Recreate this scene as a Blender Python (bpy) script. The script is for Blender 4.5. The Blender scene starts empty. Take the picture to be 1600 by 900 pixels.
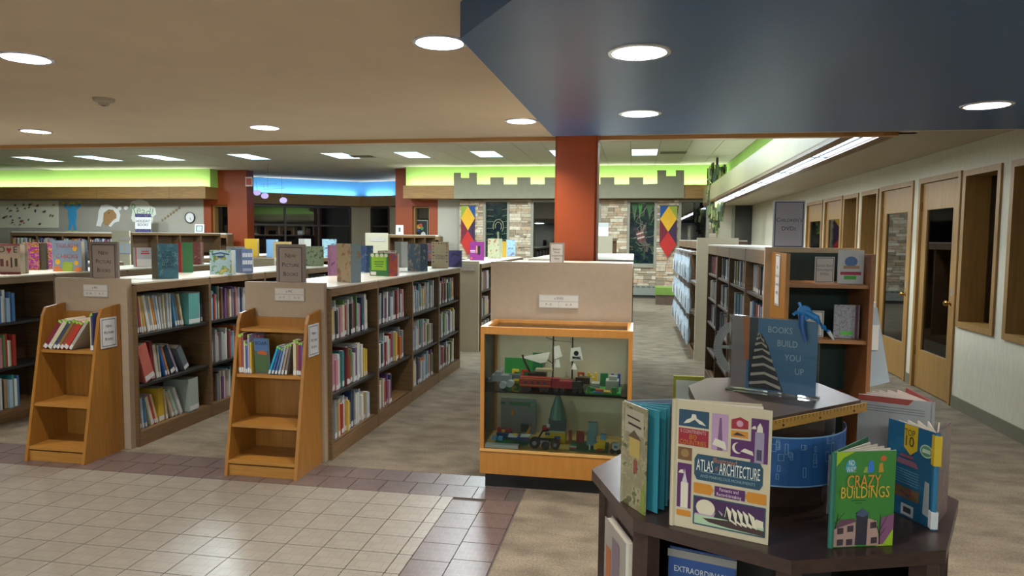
import bpy, bmesh, math, random
from mathutils import Vector, Matrix
random.seed(11)
SC = bpy.context.scene
COL = SC.collection
# ---------------------------------------------------------------- camera
F = 1096.56; PITCH, YAW, ROLL, H = 0.0707255, 0.1725131, 0.009642, 1.57
_cy, _sy, _cp, _sp = math.cos(YAW), math.sin(YAW), math.cos(PITCH), math.sin(PITCH)
FWD = Vector((-_sy*_cp, _cy*_cp, -_sp)); _r0 = Vector((_cy, _sy, 0)); _u0 = _r0.cross(FWD)
RGT = math.cos(ROLL)*_r0 + math.sin(ROLL)*_u0; UP = -math.sin(ROLL)*_r0 + math.cos(ROLL)*_u0
CAM = Vector((0, 0, H))
cam_d = bpy.data.cameras.new('camera'); cam_d.sensor_width = 36; cam_d.lens = 36*F/1600; cam_d.clip_start = .05
cam = bpy.data.objects.new('camera', cam_d); COL.objects.link(cam)
_m = Matrix((RGT, UP, -FWD)).transposed().to_4x4(); _m.translation = CAM; cam.matrix_world = _m
SC.camera = cam
def ray(x, y): return FWD + RGT*((x-800)/F) + UP*((450-y)/F)
def G(x, y, z=0):                     # photo pixel -> point on the horizontal plane z it rests on
    d = ray(x, y); return CAM + d*((z-H)/d.z)
def aY(x, y, Y): d = ray(x, y); return CAM + d*(Y/d.y)
def aX(x, y, X): d = ray(x, y); return CAM + d*(X/d.x)
# ---------------------------------------------------------------- world, exposure
W = bpy.data.worlds.new('night'); SC.world = W; W.use_nodes = True
W.node_tree.nodes['Background'].inputs[0].default_value = (.010, .012, .020, 1)
W.node_tree.nodes['Background'].inputs[1].default_value = 1.0
SC.view_settings.view_transform = 'Standard'; SC.view_settings.look = 'None'
SC.view_settings.gamma = 1; SC.view_settings.use_curve_mapping = False
SC.view_settings.exposure = 0.14
LAMP = 1.0                            # one dial for every lamp of the building
# ---------------------------------------------------------------- materials
def lin(c):
    if isinstance(c, str):
        c = c.lstrip('#'); c = [int(c[i:i+2], 16)/255 for i in (0, 2, 4)]
    return tuple((v/12.92 if v <= .04045 else ((v+.055)/1.055)**2.4) for v in c) + (1,)
MATS = {}
def mat(name, col, rough=.6, metal=0, spec=.5, noise=0, nscale=8, bump=0, stretch=(1, 1, 1), col2=None, emit=0, detail=4):
    if name in MATS: return MATS[name]
    m = bpy.data.materials.new(name); m.use_nodes = True; nt = m.node_tree; b = nt.nodes['Principled BSDF']
    b.inputs['Roughness'].default_value = rough; b.inputs['Metallic'].default_value = metal
    b.inputs['Specular IOR Level'].default_value = spec
    c = lin(col); b.inputs['Base Color'].default_value = c
    if emit: b.inputs['Emission Color'].default_value = c; b.inputs['Emission Strength'].default_value = emit
    if noise or col2 or bump:
        tc = nt.nodes.new('ShaderNodeTexCoord'); mp = nt.nodes.new('ShaderNodeMapping'); mp.inputs['Scale'].default_value = stretch
        nz = nt.nodes.new('ShaderNodeTexNoise'); nz.inputs['Scale'].default_value = nscale; nz.inputs['Detail'].default_value = detail
        nt.links.new(tc.outputs['Object'], mp.inputs[0]); nt.links.new(mp.outputs[0], nz.inputs['Vector'])
        if noise or col2:
            rp = nt.nodes.new('ShaderNodeValToRGB'); e = rp.color_ramp.elements; e[0].position = .32; e[1].position = .68
            if col2: e[0].color = lin(col2); e[1].color = c
            else: e[0].color = tuple(v*(1-noise) for v in c[:3])+(1,); e[1].color = tuple(min(1, v*(1+noise)) for v in c[:3])+(1,)
            nt.links.new(nz.outputs['Fac'], rp.inputs[0]); nt.links.new(rp.outputs[0], b.inputs['Base Color'])
        if bump:
            bp = nt.nodes.new('ShaderNodeBump'); bp.inputs['Strength'].default_value = bump; bp.inputs['Distance'].default_value = .01
            nt.links.new(nz.outputs['Fac'], bp.inputs['Height']); nt.links.new(bp.outputs[0], b.inputs['Normal'])
    MATS[name] = m; return m
def paint(c, rough=.55):
    return mat('print_'+c.lstrip('#')+('' if rough == .55 else '_r%d' % int(rough*100)), c, rough)
def illus(name, cols, scale=9, rough=.35, stretch=(1, 1, 1)):   # an illustrated cover: blotches of several colours
    if name in MATS: return MATS[name]
    m = bpy.data.materials.new(name); m.use_nodes = True; nt = m.node_tree; b = nt.nodes['Principled BSDF']
    b.inputs['Roughness'].default_value = rough
    tc = nt.nodes.new('ShaderNodeTexCoord'); mp = nt.nodes.new('ShaderNodeMapping'); mp.inputs['Scale'].default_value = stretch
    nz = nt.nodes.new('ShaderNodeTexNoise'); nz.inputs['Scale'].default_value = scale*1.7; nz.inputs['Detail'].default_value = 5; nz.inputs['Roughness'].default_value = .62
    rp = nt.nodes.new('ShaderNodeValToRGB'); rp.color_ramp.interpolation = 'EASE'
    e = rp.color_ramp.elements; n = len(cols)
    while len(e) < n: e.new(.5)
    for i, c in enumerate(cols): e[i].position = 0 if i == 0 else .44+.26*i/n; e[i].color = lin(c)
    nt.links.new(tc.outputs['Object'], mp.inputs[0]); nt.links.new(mp.outputs[0], nz.inputs['Vector'])
    nt.links.new(nz.outputs['Fac'], rp.inputs[0]); nt.links.new(rp.outputs[0], b.inputs['Base Color'])
    MATS[name] = m; return m
def emat(name, col, s):
    m = mat(name, col, .5); b = m.node_tree.nodes['Principled BSDF']
    b.inputs['Emission Color'].default_value = lin(col); b.inputs['Emission Strength'].default_value = s; return m
def glass(name, tint, refl, rough=.02):      # thin pane: see-through with a mirror share that grows at grazing angles
    if name in MATS: return MATS[name]
    m = bpy.data.materials.new(name); m.use_nodes = True; nt = m.node_tree; nt.nodes.remove(nt.nodes['Principled BSDF'])
    o = nt.nodes['Material Output']; t = nt.nodes.new('ShaderNodeBsdfTransparent'); t.inputs[0].default_value = lin(tint)
    g = nt.nodes.new('ShaderNodeBsdfGlossy'); g.inputs['Roughness'].default_value = rough
    lw = nt.nodes.new('ShaderNodeFresnel'); lw.inputs['IOR'].default_value = refl
    mx = nt.nodes.new('ShaderNodeMixShader'); nt.links.new(lw.outputs[0], mx.inputs[0])
    nt.links.new(t.outputs[0], mx.inputs[1]); nt.links.new(g.outputs[0], mx.inputs[2]); nt.links.new(mx.outputs[0], o.inputs[0])
    MATS[name] = m; return m
def carpet_mat():
    m = mat('carpet', '#7c7161', .95, spec=.1, noise=.1, nscale=3.4, stretch=(1.2, 2.2, 1), col2='#61584b', detail=10); nt = m.node_tree
    b = nt.nodes['Principled BSDF']; rp = [n for n in nt.nodes if n.type == 'VALTORGB'][0]
    tc = [n for n in nt.nodes if n.type == 'TEX_COORD'][0]
    n2 = nt.nodes.new('ShaderNodeTexNoise'); n2.inputs['Scale'].default_value = 90; n2.inputs['Detail'].default_value = 3
    nt.links.new(tc.outputs['Object'], n2.inputs['Vector'])
    mx = nt.nodes.new('ShaderNodeMix'); mx.data_type = 'RGBA'; mx.blend_type = 'OVERLAY'; mx.inputs[0].default_value = .55
    nt.links.new(rp.outputs[0], mx.inputs[6]); nt.links.new(n2.outputs['Fac'], mx.inputs[7]); nt.links.new(mx.outputs[2], b.inputs['Base Color'])
    bp = nt.nodes.new('ShaderNodeBump'); bp.inputs['Strength'].default_value = .4; bp.inputs['Distance'].default_value = .006
    nt.links.new(n2.outputs['Fac'], bp.inputs['Height']); nt.links.new(bp.outputs[0], b.inputs['Normal']); return m
def tile_mat(name, c, c2, line, n=3):      # glazed floor tile with a fine pressed grid
    m = mat(name, c, .32, noise=.05, nscale=9, col2=c2); nt = m.node_tree; b = nt.nodes['Principled BSDF']
    rp = [q for q in nt.nodes if q.type == 'VALTORGB'][0]; tc = [q for q in nt.nodes if q.type == 'TEX_COORD'][0]
    br = nt.nodes.new('ShaderNodeTexBrick'); br.offset = .5; br.inputs['Scale'].default_value = 1
    br.inputs['Brick Width'].default_value = .2/n; br.inputs['Row Height'].default_value = .2/n; br.inputs['Mortar Size'].default_value = .0016; br.inputs['Mortar Smooth'].default_value = .3
    nt.links.new(tc.outputs['Object'], br.inputs['Vector'])
    mx = nt.nodes.new('ShaderNodeMix'); mx.data_type = 'RGBA'; nt.links.new(br.outputs['Fac'], mx.inputs[0])
    nt.links.new(rp.outputs[0], mx.inputs[6]); mx.inputs[7].default_value = lin(line); nt.links.new(mx.outputs[2], b.inputs['Base Color']); return m
def object_colour_mat():                    # one cover material for all shelved books, coloured per object
    m = mat('book_cover', '#ffffff', .4); nt = m.node_tree
    oi = nt.nodes.new('ShaderNodeObjectInfo'); nt.links.new(oi.outputs['Color'], nt.nodes['Principled BSDF'].inputs['Base Color']); return m
WOOD = mat('dark_oak', '#6b5236', .45, noise=.2, nscale=6, stretch=(1, 1, 14), bump=.05)
WOODH = mat('dark_oak_edge', '#75593a', .45, noise=.2, nscale=6, stretch=(14, .8, 14))
OAK = mat('honey_oak', '#9a6829', .4, noise=.13, nscale=5, stretch=(9, 9, .8))
OAKH = mat('honey_oak_board', '#a87534', .4, noise=.13, nscale=5, stretch=(.8, 9, 9))
DOORW = mat('door_oak', '#96713c', .45, noise=.14, nscale=5, stretch=(8, 8, .7))
VAL = mat('valance_oak', '#8f6b38', .5, noise=.2, nscale=4, stretch=(.8, 8, 10))
CASEW = mat('case_maple', '#b27833', .35, noise=.08, nscale=5, stretch=(6, 6, 1))
TOPL = mat('cream_laminate', '#cfcabb', .4, noise=.03, nscale=20)
PANEL = mat('beige_laminate', '#a99680', .5, noise=.03, nscale=30)
CREAM = mat('cream_panel', '#cfc8ae', .5, noise=.02, nscale=30)
BLACK = mat('black_metal', '#17171a', .4)
CARPET = carpet_mat()
TAN = mat('tan_ceiling_paint', '#dcc8ac', .75, noise=.03, nscale=3)
BLUE = mat('blue_soffit_paint', '#345f92', .38, noise=.03, nscale=3)
ORANGE = mat('orange_paint', '#8c3a0c', .5, noise=.04, nscale=3)
GREEN = mat('lime_paint', '#a6d36a', .75, noise=.02, nscale=3)
SKYB = mat('sky_blue_paint', '#4f9fe0', .75, noise=.02, nscale=3)
WALLG = mat('grey_beige_paint', '#aaa597', .7, noise=.03, nscale=4)
VINYL = mat('vinyl_wallcover', '#c9c3ae', .7, noise=.05, nscale=14, bump=.25, stretch=(1, 3, .7))
SOFFR = mat('olive_tan_paint', '#8c8462', .4, noise=.06, nscale=4)
BRONZE = mat('bronze_trim', '#c0905c', .3, metal=.25)
GREYB = mat('grey_vinyl_base', '#6f6a58', .5, noise=.03)
DKWOOD = mat('espresso_laminate', '#3b2b25', .3, noise=.2, nscale=7, stretch=(1, 10, 10))
PAPER = mat('page_paper', '#d8cfc0', .7, noise=.04, nscale=40)
WHITE = mat('white_paper', '#e4e4e2', .6, noise=.02, nscale=30)
LABEL = mat('spine_label', '#cfd0d0', .5, noise=.03, nscale=40)
COVER = object_colour_mat()
ACRYL = glass('clear_acrylic', '#f4f6f6', 1.35)
PANE = glass('window_pane', '#9aa0a0', 2.1)
CASEG = glass('case_glass', '#eef2f0', 1.25)
INK = paint('#23262c')
CUBLACK = mat('black_laminate', '#14110f', .6, noise=.1)  # near-black surface for table core, plinth, backings and ruler holes
GREENBACK = mat('dark_green_back', '#16302a', .6, noise=.08)
# ---------------------------------------------------------------- geometry helpers
class MB:
    def __init__(s): s.v = []; s.f = []; s.mi = []
    def add(s, vs, fs, mi=0):
        o = len(s.v); s.v += [tuple(v) for v in vs]; s.f += [tuple(i+o for i in f) for f in fs]; s.mi += [mi]*len(fs); return s
    def box(s, x0, x1, y0, y1, z0, z1, mi=0, M=None):
        vs = [Vector(p) for p in ((x0, y0, z0), (x1, y0, z0), (x1, y1, z0), (x0, y1, z0), (x0, y0, z1), (x1, y0, z1), (x1, y1, z1), (x0, y1, z1))]
        if M: vs = [M @ v for v in vs]
        return s.add(vs, [(3, 2, 1, 0), (4, 5, 6, 7), (0, 1, 5, 4), (1, 2, 6, 5), (2, 3, 7, 6), (3, 0, 4, 7)], mi)
    def prism(s, poly, z0, z1, mi=0, M=None):        # poly in xy (counter-clockwise), extruded along z
        n = len(poly); vs = [Vector((p[0], p[1], z)) for z in (z0, z1) for p in poly]
        if M: vs = [M @ v for v in vs]
        return s.add(vs, [tuple(reversed(range(n))), tuple(range(n, 2*n))] + [(i, (i+1) % n, n+(i+1) % n, n+i) for i in range(n)], mi)
    def lathe(s, prof, n=24, c=(0, 0, 0), mi=0, M=None):
        vs = []
        for r, z in prof:
            for k in range(n): a = 2*math.pi*k/n; vs.append(Vector((c[0]+r*math.cos(a), c[1]+r*math.sin(a), c[2]+z)))
        if M: vs = [M @ v for v in vs]
        fs = [(j*n+k, j*n+(k+1) % n, (j+1)*n+(k+1) % n, (j+1)*n+k) for j in range(len(prof)-1) for k in range(n)]
        return s.add(vs, fs, mi)
    def tube(s, pts, r, n=8, mi=0):
        pts = [Vector(p) for p in pts]; vs = []
        rr = r if isinstance(r, (list, tuple)) else [r]*len(pts)
        for i, p in enumerate(pts):
            d = (pts[min(i+1, len(pts)-1)] - pts[max(i-1, 0)]).normalized(); a = d.orthogonal().normalized(); b = d.cross(a)
            for k in range(n): t = 2*math.pi*k/n; vs.append(p + (a*math.cos(t)+b*math.sin(t))*rr[i])
        fs = [(j*n+k, j*n+(k+1) % n, (j+1)*n+(k+1) % n, (j+1)*n+k) for j in range(len(pts)-1) for k in range(n)]
        fs += [tuple(reversed(range(n))), tuple(range((len(pts)-1)*n, len(pts)*n))]
        return s.add(vs, fs, mi)
    def mesh(s, name, mats):
        me = bpy.data.meshes.new(name); me.from_pydata(s.v, [], s.f)
        for m in (mats if isinstance(mats, (list, tuple)) else [mats]): me.materials.append(m)
        if any(s.mi): me.polygons.foreach_set('material_index', s.mi)
        me.update(); return me
    def build(s, name, mats, parent=None, **tags):
        o = bpy.data.objects.new(name, s.mesh(name, mats)); COL.objects.link(o); o.parent = parent
        for k, v in tags.items(): o[k] = v
        return o
def B(*a, **k): return MB().box(*a, **k)
def tag(o, label, cat, group=None):
    o['label'] = label; o['category'] = cat
    if group: o['group'] = group
    return o
def thing(name, label, cat, loc=(0, 0, 0), rz=0, group=None, rot=None):
    o = bpy.data.objects.new(name, None); COL.objects.link(o); o.empty_display_size = .1; o.location = loc
    o.rotation_euler = rot or (0, 0, rz); return tag(o, label, cat, group)
def struct(o): o['kind'] = 'structure'; return o
def inst(name, me, parent=None, loc=(0, 0, 0), rot=(0, 0, 0), scale=(1, 1, 1)):
    o = bpy.data.objects.new(name, me); COL.objects.link(o); o.parent = parent; o.location = loc; o.rotation_euler = rot; o.scale = scale; return o
def text(parent, s, size, M, m, name='lettering', align='CENTER', space=1.0, caps=False, bold=0, xs=1, fit=None):
    cu = bpy.data.curves.new(name, 'FONT'); cu.body = s; cu.size = size; cu.align_x = align; cu.align_y = 'CENTER'; cu.space_line = space; cu.offset = bold
    if caps:
        cu.small_caps_scale = .75
        for i, ch in enumerate(s):
            if ch.islower(): cu.body_format[i].use_small_caps = True
    cu.resolution_u = 2
    t = bpy.data.objects.new('tmp', cu); COL.objects.link(t)
    bpy.context.view_layer.update()
    me = bpy.data.meshes.new_from_object(t.evaluated_get(bpy.context.evaluated_depsgraph_get()))
    bpy.data.objects.remove(t); bpy.data.curves.remove(cu)
    me.name = name; me.materials.clear(); me.materials.append(m)
    if fit and len(me.vertices): xx = [v.co.x for v in me.vertices]; xs = fit/(max(xx)-min(xx))
    me.transform(M @ Matrix.Diagonal((xs, 1, 1, 1)))
    o = bpy.data.objects.new(name, me); COL.objects.link(o); o.parent = parent; return o
def FACE(x, y, z, rz=0, tilt=0):      # frame of an upright plane looking to -Y when rz=0: local x right, local y up, local z towards the viewer
    return Matrix.Translation((x, y, z)) @ Matrix.Rotation(rz, 4, 'Z') @ Matrix.Rotation(math.pi/2-tilt, 4, 'X')
def art(parent, M, items, name='printed_picture', off=.0008):
    """items: (colour, [(u,v)...]) polygons laid on a plane, all one print"""
    mb = MB(); mats = []; k = 0
    for c, poly in items:
        m = c if not isinstance(c, str) else paint(c)
        if m not in mats: mats.append(m)
        k += 1; z = off + k*.00006
        mb.add([M @ Vector((u, v, z)) for u, v in poly], [tuple(range(len(poly)))], mats.index(m))
    return mb.build(name, mats, parent)
def R4(u0, v0, u1, v1): return [(u0, v0), (u1, v0), (u1, v1), (u0, v1)]
def CIR(u, v, r, n=14, ry=None, a0=0, a1=2*math.pi): return [(u+r*math.cos(a0+(a1-a0)*k/n), v+(ry or r)*math.sin(a0+(a1-a0)*k/n)) for k in range(n)]
def area(name, loc, size, power, col=(1, 1, 1), rot=(0, 0, 0), sy=None, parent=None):
    l = bpy.data.lights.new(name, 'AREA'); l.energy = power*LAMP; l.color = col; l.size = size
    l.shape = 'DISK' if sy is None else 'RECTANGLE'
    if sy: l.size_y = sy
    o = bpy.data.objects.new(name, l); COL.objects.link(o); o.location = loc; o.rotation_euler = rot; o.parent = parent; return o
def ordn(n): return ['first', 'second', 'third', 'fourth', 'fifth', 'sixth', 'seventh', 'eighth', 'ninth', 'tenth', 'eleventh', 'twelfth'][n-1] if n <= 12 else '%d%s' % (n, {1: 'st', 2: 'nd', 3: 'rd'}.get(n % 10 if n not in (11, 12, 13) else 0, 'th'))
# ================================================================ STRUCTURE
# ---- floor: carpet, with tiled entrance strip in front
fl = MB(); fl.box(-21, 3.4, 4.44, 25, -.05, 0); fl.box(-.64, 3.4, -4, 4.44, -.05, 0); fl.box(-21, -.64, -4, 4.44, -.05, -.008, 1)
GROUT = mat('dark_grout', '#4c453e', .9, noise=.1, nscale=30)
floor = struct(fl.build('floor', [CARPET, GROUT]))
TB = tile_mat('beige_floor_tile', '#8a8277', '#7f776d', '#6a6359'); TBR = tile_mat('brown_floor_tile', '#63524d', '#574845', '#6d6260', 4)
beige_m = B(-.0975, .0975, -.0975, .0975, -.008, 0).mesh('tile', TB)
cut_m = B(-.035, .035, -.0975, .0975, -.008, 0).mesh('cut_tile', TB)
brown_m = B(-.0975, .0975, -.0975, .0975, -.008, -.0005).mesh('tile', TBR)
rest = {0: MB(), 1: MB()}
def in_view(x, y):
    p = Vector((x, y, 0))-CAM; c = p.dot(FWD)
    if c < .3: return False
    px = 800+F*p.dot(RGT)/c; py = 450-F*p.dot(UP)/c
    return -30 < px < 1630 and py < 930
def tile(x, y, me, k, hw=.0975):
    if in_view(x, y): inst('tile', me, floor, (x, y, 0))
    else: rest[k].box(x-hw, x+hw, y-.0975, y+.0975, -.008, -.0003)
for j in range(19):
    y = 3.94-.2*j
    tile(-1.0875, y, cut_m, 0, .035)
    for i in range(38): tile(-1.225-.2*i, y, beige_m, 0)
for j in range(2):
    for i in range(42): tile(-.74-.2*i-(.1 if j == 0 else 0), 4.14+.2*j, brown_m, 1)
for j in range(21):
    for i in range(2): tile(-.95+.2*i, 3.94-.2*j+(.0 if i else -.04), brown_m, 1)
for k, m in ((0, TB), (1, TBR)):
    o = rest[k].build('tile_field', m, floor); o['kind'] = 'stuff'
# ---- ceilings
ZC, ZT, ZB = 3.55, 2.49, 2.35
DLV = [(-3.17, 3.26), (-.93, 3.28), (-5.33, 5.56), (-3.12, 5.59), (-.9, 5.52)]; DLH = [(-5.4, 3.26), (-7.5, 5.56), (-3.2, .9), (-.95, .9), (-5.4, .9), (0, -1.3), (-2.6, -1.3)]
DBV = [(0, 3.04), (.013, 4.48), (1.95, 4.45)]; DBH = [(1.95, 3.0)]
def holed(outer, holes, z, ztop, name, m, r=.114):
    bm = bmesh.new(); ed = []
    def loop(pts):
        vs = [bm.verts.new((x, y, z)) for x, y in pts]; ed.extend(bm.edges.new((vs[i], vs[(i+1) % len(vs)])) for i in range(len(vs))); return vs
    ov = loop(outer)
    for hx, hy in holes: loop([(hx+r*math.cos(2*math.pi*k/28), hy+r*math.sin(2*math.pi*k/28)) for k in range(28)])
    bmesh.ops.triangle_fill(bm, use_beauty=True, use_dissolve=False, edges=ed, normal=(0, 0, -1))
    tv = [bm.verts.new((x, y, ztop)) for x, y in outer]
    for i in range(len(outer)): j = (i+1) % len(outer); bm.faces.new((ov[i], ov[j], tv[j], tv[i]))
    bm.faces.new(tv)
    me = bpy.data.meshes.new(name); bm.to_mesh(me); bm.free(); me.materials.append(m)
    o = bpy.data.objects.new(name, me); COL.objects.link(o); return struct(o)
ceil = holed([(-21, -4), (3.4, -4), (3.4, 6.4), (-21, 6.4)], DLV+DLH, ZT, ZT+.2, 'ceiling', TAN)
MB().box(-6.9, -6.0, 4.05, 4.06, ZT-.002, ZT).box(-6.9, -6.0, 4.62, 4.63, ZT-.002, ZT).box(-6.0, -5.99, 4.05, 4.63, ZT-.002, ZT).build('access_hatch', mat('hatch_line', '#8b7a66', .7), ceil)
struct(B(2.15, 3.4, 6.40, 19.3, ZT, ZT+.1).build('ceiling', mat('corridor_ceiling_paint', '#b5aa94', .75, noise=.03, nscale=3)))
# blue soffit with a cut-off corner
_a, _b = G(719, 60, ZB), G(800, 0, ZB); bl = [(_a.x, _a.y), (_b.x+(_b.x-_a.x)*.4, _b.y+(_b.y-_a.y)*.4), (.75, .7), (4.2, .7), (4.2, 5.39), (-.635, 5.39)]
soffit = holed(bl, DBV+DBH, ZB, ZT-.001, 'ceiling_soffit', BLUE)
# bronze trim along the ceiling edge and the fascia up to the raised ceiling
tr = struct(MB().box(-21, 2.15, 6.40, 6.47, ZT-.035, ZT+.03).build('trim_1', BRONZE))
B(-21, 2.15, 6.47, 6.49, ZT-.02, ZT+.02).build('lower_bead', mat('bronze_bead', '#b58c5e', .25, metal=.7), tr)
struct(B(-21, 2.33, 6.47, 6.55, ZT, ZC).build('wall_fascia', TAN))
# raised ceiling: dark grid with lay-in tiles
rc = struct(B(-21, 2.6, 6.5, 25, ZC+.004, ZC+.1).build('ceiling', mat('ceiling_grid', '#6f6c60', .7)))
ACT = mat('acoustic_tile', '#b9b4a4', .9, noise=.05, nscale=60, bump=.15)
act_m = B(-.3, .3, -.603, .603, -.004, .01).mesh('ceiling_tile', ACT)
FIXX = [-15.74, -13.62, -12.02, -9.54, -7.33, -5.59, -3.28, -1.45, .28]
fixi = set(round((x-2.0)/.61) for x in FIXX)
for j in range(-1, 9):
    yc = 15.2+1.22*j
    for i in range(-32, 1):
        xc = 2.0+.61*i
        if j == 1 and i in fixi: continue
        if j >= 4 and not (-14.5 < xc < -6.5): continue
        if j <= 3 or xc > -14.5: inst('ceiling_tile', act_m, rc, (xc, yc, ZC))
FIXD = emat('troffer_lens', '#b9dcea', 3.0*LAMP)
def troffer(x, y, label, z=None):
    t = thing('ceiling_light', label, 'ceiling light', (x, y, z or ZC), group='recessed troffers in the raised ceiling')
    MB().box(-.3, .3, -.603, -.585, -.006, .01).box(-.3, .3, .585, .603, -.006, .01).box(-.3, -.282, -.585, .585, -.006, .01).box(.282, .3, -.585, .585, -.006, .01).build('frame', mat('troffer_frame', '#c9ccc8', .4), t)
    B(-.282, .282, -.585, .585, 0, .008).build('diffuser', FIXD, t)
    area('lamp', (0, 0, -.02), .5, 95, (.86, .97, 1), sy=1.1, parent=t)
n = 0
for i in sorted(fixi):
    n += 1; troffer(2.0+.61*i, 16.42, '%s bluish troffer from the left in the raised tiled ceiling' % ordn(n))
for x, y in ((-9.6, 9.4), (-5.9, 9.4), (-2.3, 9.4), (.3, 9.4), (-9.6, 12.9), (-5.9, 12.9), (-2.3, 12.9), (.3, 12.9)):  # unseen troffers added to light the room behind the trim
    hid = globals().get('hid', 0)+1; troffer(x, y, '%s added troffer unseen above the bronze trim, put in for its light' % ordn(hid))
# ---- downlights
RIM = mat('downlight_rim', '#c9c9c9', .25, metal=.6); REFL = mat('reflector_metal', '#868da6', .3, metal=.9)
def downlight(x, y, z, label, p=30):      # recessed can: the lamp sits up inside, the viewer sees the fluted reflector
    t = thing('downlight', label, 'downlight', (x, y, z), group='round recessed downlights'); d = .125
    MB().lathe([(.113, .001), (.114, -.005), (.130, -.005), (.134, 0)], 32).build('rim', RIM, t)
    n = 40; vs = []
    for j in range(4):
        q = j/3; r0 = .113*(1-q)+.072*q
        for k in range(n): r = r0*(1-.035*(k % 2)); a = 2*math.pi*k/n; vs.append((r*math.cos(a), r*math.sin(a), d*q))
    MB().add(vs, [(j*n+(k+1) % n, j*n+k, (j+1)*n+k, (j+1)*n+(k+1) % n) for j in range(3) for k in range(n)]+[tuple(range(3*n, 4*n))]).build('reflector', REFL, t)
    MB().lathe([(.001, d-.012), (.05, d-.012), (.05, d-.001)], 20).build('bulb', emat('downlight_bulb', '#fff0dc', 40*LAMP), t)
    area('lamp', (0, 0, d-.016), .1, p, (1, .95, .88), parent=t)
DL = [(-3.17, 3.26, ZT, 'downlight in the tan ceiling near the upper left picture corner'), (-.93, 3.28, ZT, 'downlight in the tan ceiling beside the blue soffit corner'),
      (-5.33, 5.56, ZT, 'small downlight at far left of the tan ceiling above the trim'), (-3.12, 5.59, ZT, 'small downlight in the middle of the tan ceiling above the trim'),
      (-.9, 5.52, ZT, 'small downlight in the tan ceiling next to the orange pillar'),
      (0, 3.04, ZB, 'largest downlight in the blue soffit'), (.013, 4.48, ZB, 'small downlight in the blue soffit above the orange pillar'), (1.95, 4.45, ZB, 'downlight at the far right of the blue soffit')]
for a in DL: downlight(*a)
for x, y, z in [(a, b, ZT) for a, b in DLH]+[(a, b, ZB) for a, b in DBH]:  # downlights out of view, added for the light they give
    hid += 1; downlight(x, y, z, '%s unseen added downlight outside the view, put in for its light' % ordn(hid-8))
for k, x in enumerate((-5.6, -3.0, -.4, 2.0)): troffer(x, -2.4, '%s added fill troffer from the left in the ceiling behind the viewer' % ordn(k+1), ZT-.012)  # added fill behind the viewer, brightens faces turned to the camera
# smoke detector
sd = thing('smoke_detector', 'round white smoke detector on the tan ceiling at left', 'smoke detector', (G(162, 154, ZT).x, G(162, 154, ZT).y, ZT))
MB().lathe([(.001, -.045), (.03, -.045), (.034, -.03), (.05, -.026), (.065, -.02), (.07, 0)], 24).build('housing', mat('detector_plastic', '#b3a690', .5), sd)
MB().lathe([(.012, -.05), (.02, -.047), (.02, -.044)], 16).build('test_button', paint('#8a7d6a'), sd)
# ---- right corridor wall with doors and interior windows (wall face at X=3.03)
XW, TH = 3.03, .28
open_ = [(5.2, 6.40, .775, 2.24), (6.56, 7.25, .775, 2.24), (7.30, 8.30, 0, 2.25), (8.46, 9.52, 0, 2.25), (9.60, 10.27, .775, 2.24), (10.41, 11.10, .775, 2.24), (11.17, 12.16, 0, 2.25), (12.28, 13.37, 0, 2.25)]
wr = MB(); y = -4
for a, b, z0, z1 in open_:
    wr.box(XW, XW+TH, y, a, 0, ZT+.1); wr.box(XW, XW+TH, a, b, z1, ZT+.1)
    if z0 > 0: wr.box(XW, XW+TH, a, b, 0, z0)
    y = b
wr.box(XW, XW+TH, y, 19.7, 0, ZT+.1)
wall_r = struct(wr.build('wall_right', VINYL))
bb = MB(); y = -4
for a, b, z0, z1 in open_:
    if z0 == 0: bb.box(XW-.012, XW, y, a-.02, 0, .115); y = b+.02
bb.box(XW-.012, XW, y, 19.3, 0, .115)
struct(bb.build('baseboard_right', GREYB))
dn = wn = 0
for a, b, z0, z1 in open_:
    fr = MB(); w = .055
    fr.box(XW-.018, XW+TH, a, a+w, z0, z1).box(XW-.018, XW+TH, b-w, b, z0, z1).box(XW-.018, XW+TH, a+w, b-w, z1-w, z1)
    if z0 > 0: fr.box(XW-.018, XW+TH, a+w, b-w, z0, z0+w)
    if z0 > 0:
        wn += 1; o = struct(fr.build('window_%d' % wn, DOORW))
        o['label'] = 'wood framed interior window in the corridor wall'
        B(XW+.2, XW+.206, a+w, b-w, z0+w, z1-w).build('pane', PANE, o)
        B(XW+.16, XW+.2, a+w, a+w+.03, z0+w, z1-w).build('stop', DOORW, o)
    else:
        dn += 1; o = struct(fr.build('door_%d' % dn, DOORW)); o['label'] = 'oak corridor door with a tall glass pane'
        ya, yb, zb = a+w+.004, b-w-.004, z1-w-.004; s = .13
        leaf = MB().box(XW+.01, XW+.05, ya, ya+s, .01, zb).box(XW+.01, XW+.05, yb-s, yb, .01, zb).box(XW+.01, XW+.05, ya+s, yb-s, zb-.28, zb).box(XW+.01, XW+.05, ya+s, yb-s, .01, .42).build('door_leaf', DOORW, o)
        B(XW+.026, XW+.034, ya+s, yb-s, .42, zb-.28).build('pane', PANE, leaf)
        kx = ya+.065
        Mk = Matrix.Translation((XW+.01, kx, .98)) @ Matrix.Rotation(-math.pi/2, 4, 'Y')
        MB().lathe([(.03, 0), (.03, .006), (.012, .01), (.011, .03), (.024, .04), (.03, .055), (.022, .068), (.001, .07)], 16, M=Mk).build('knob', mat('brass', '#b08a4a', .25, metal=.9), leaf)
        B(XW+.004, XW+.011, kx-.022, kx+.022, 1.05, 1.13).build('lock_plate', mat('steel_plate', '#b9bcc0', .3, metal=.7), leaf)
        for hz in (.35, 1.9): B(XW+.004, XW+.012, yb-.01, yb+.01, hz, hz+.1).build('hinge', mat('brass', '#b08a4a'), leaf)
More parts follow.
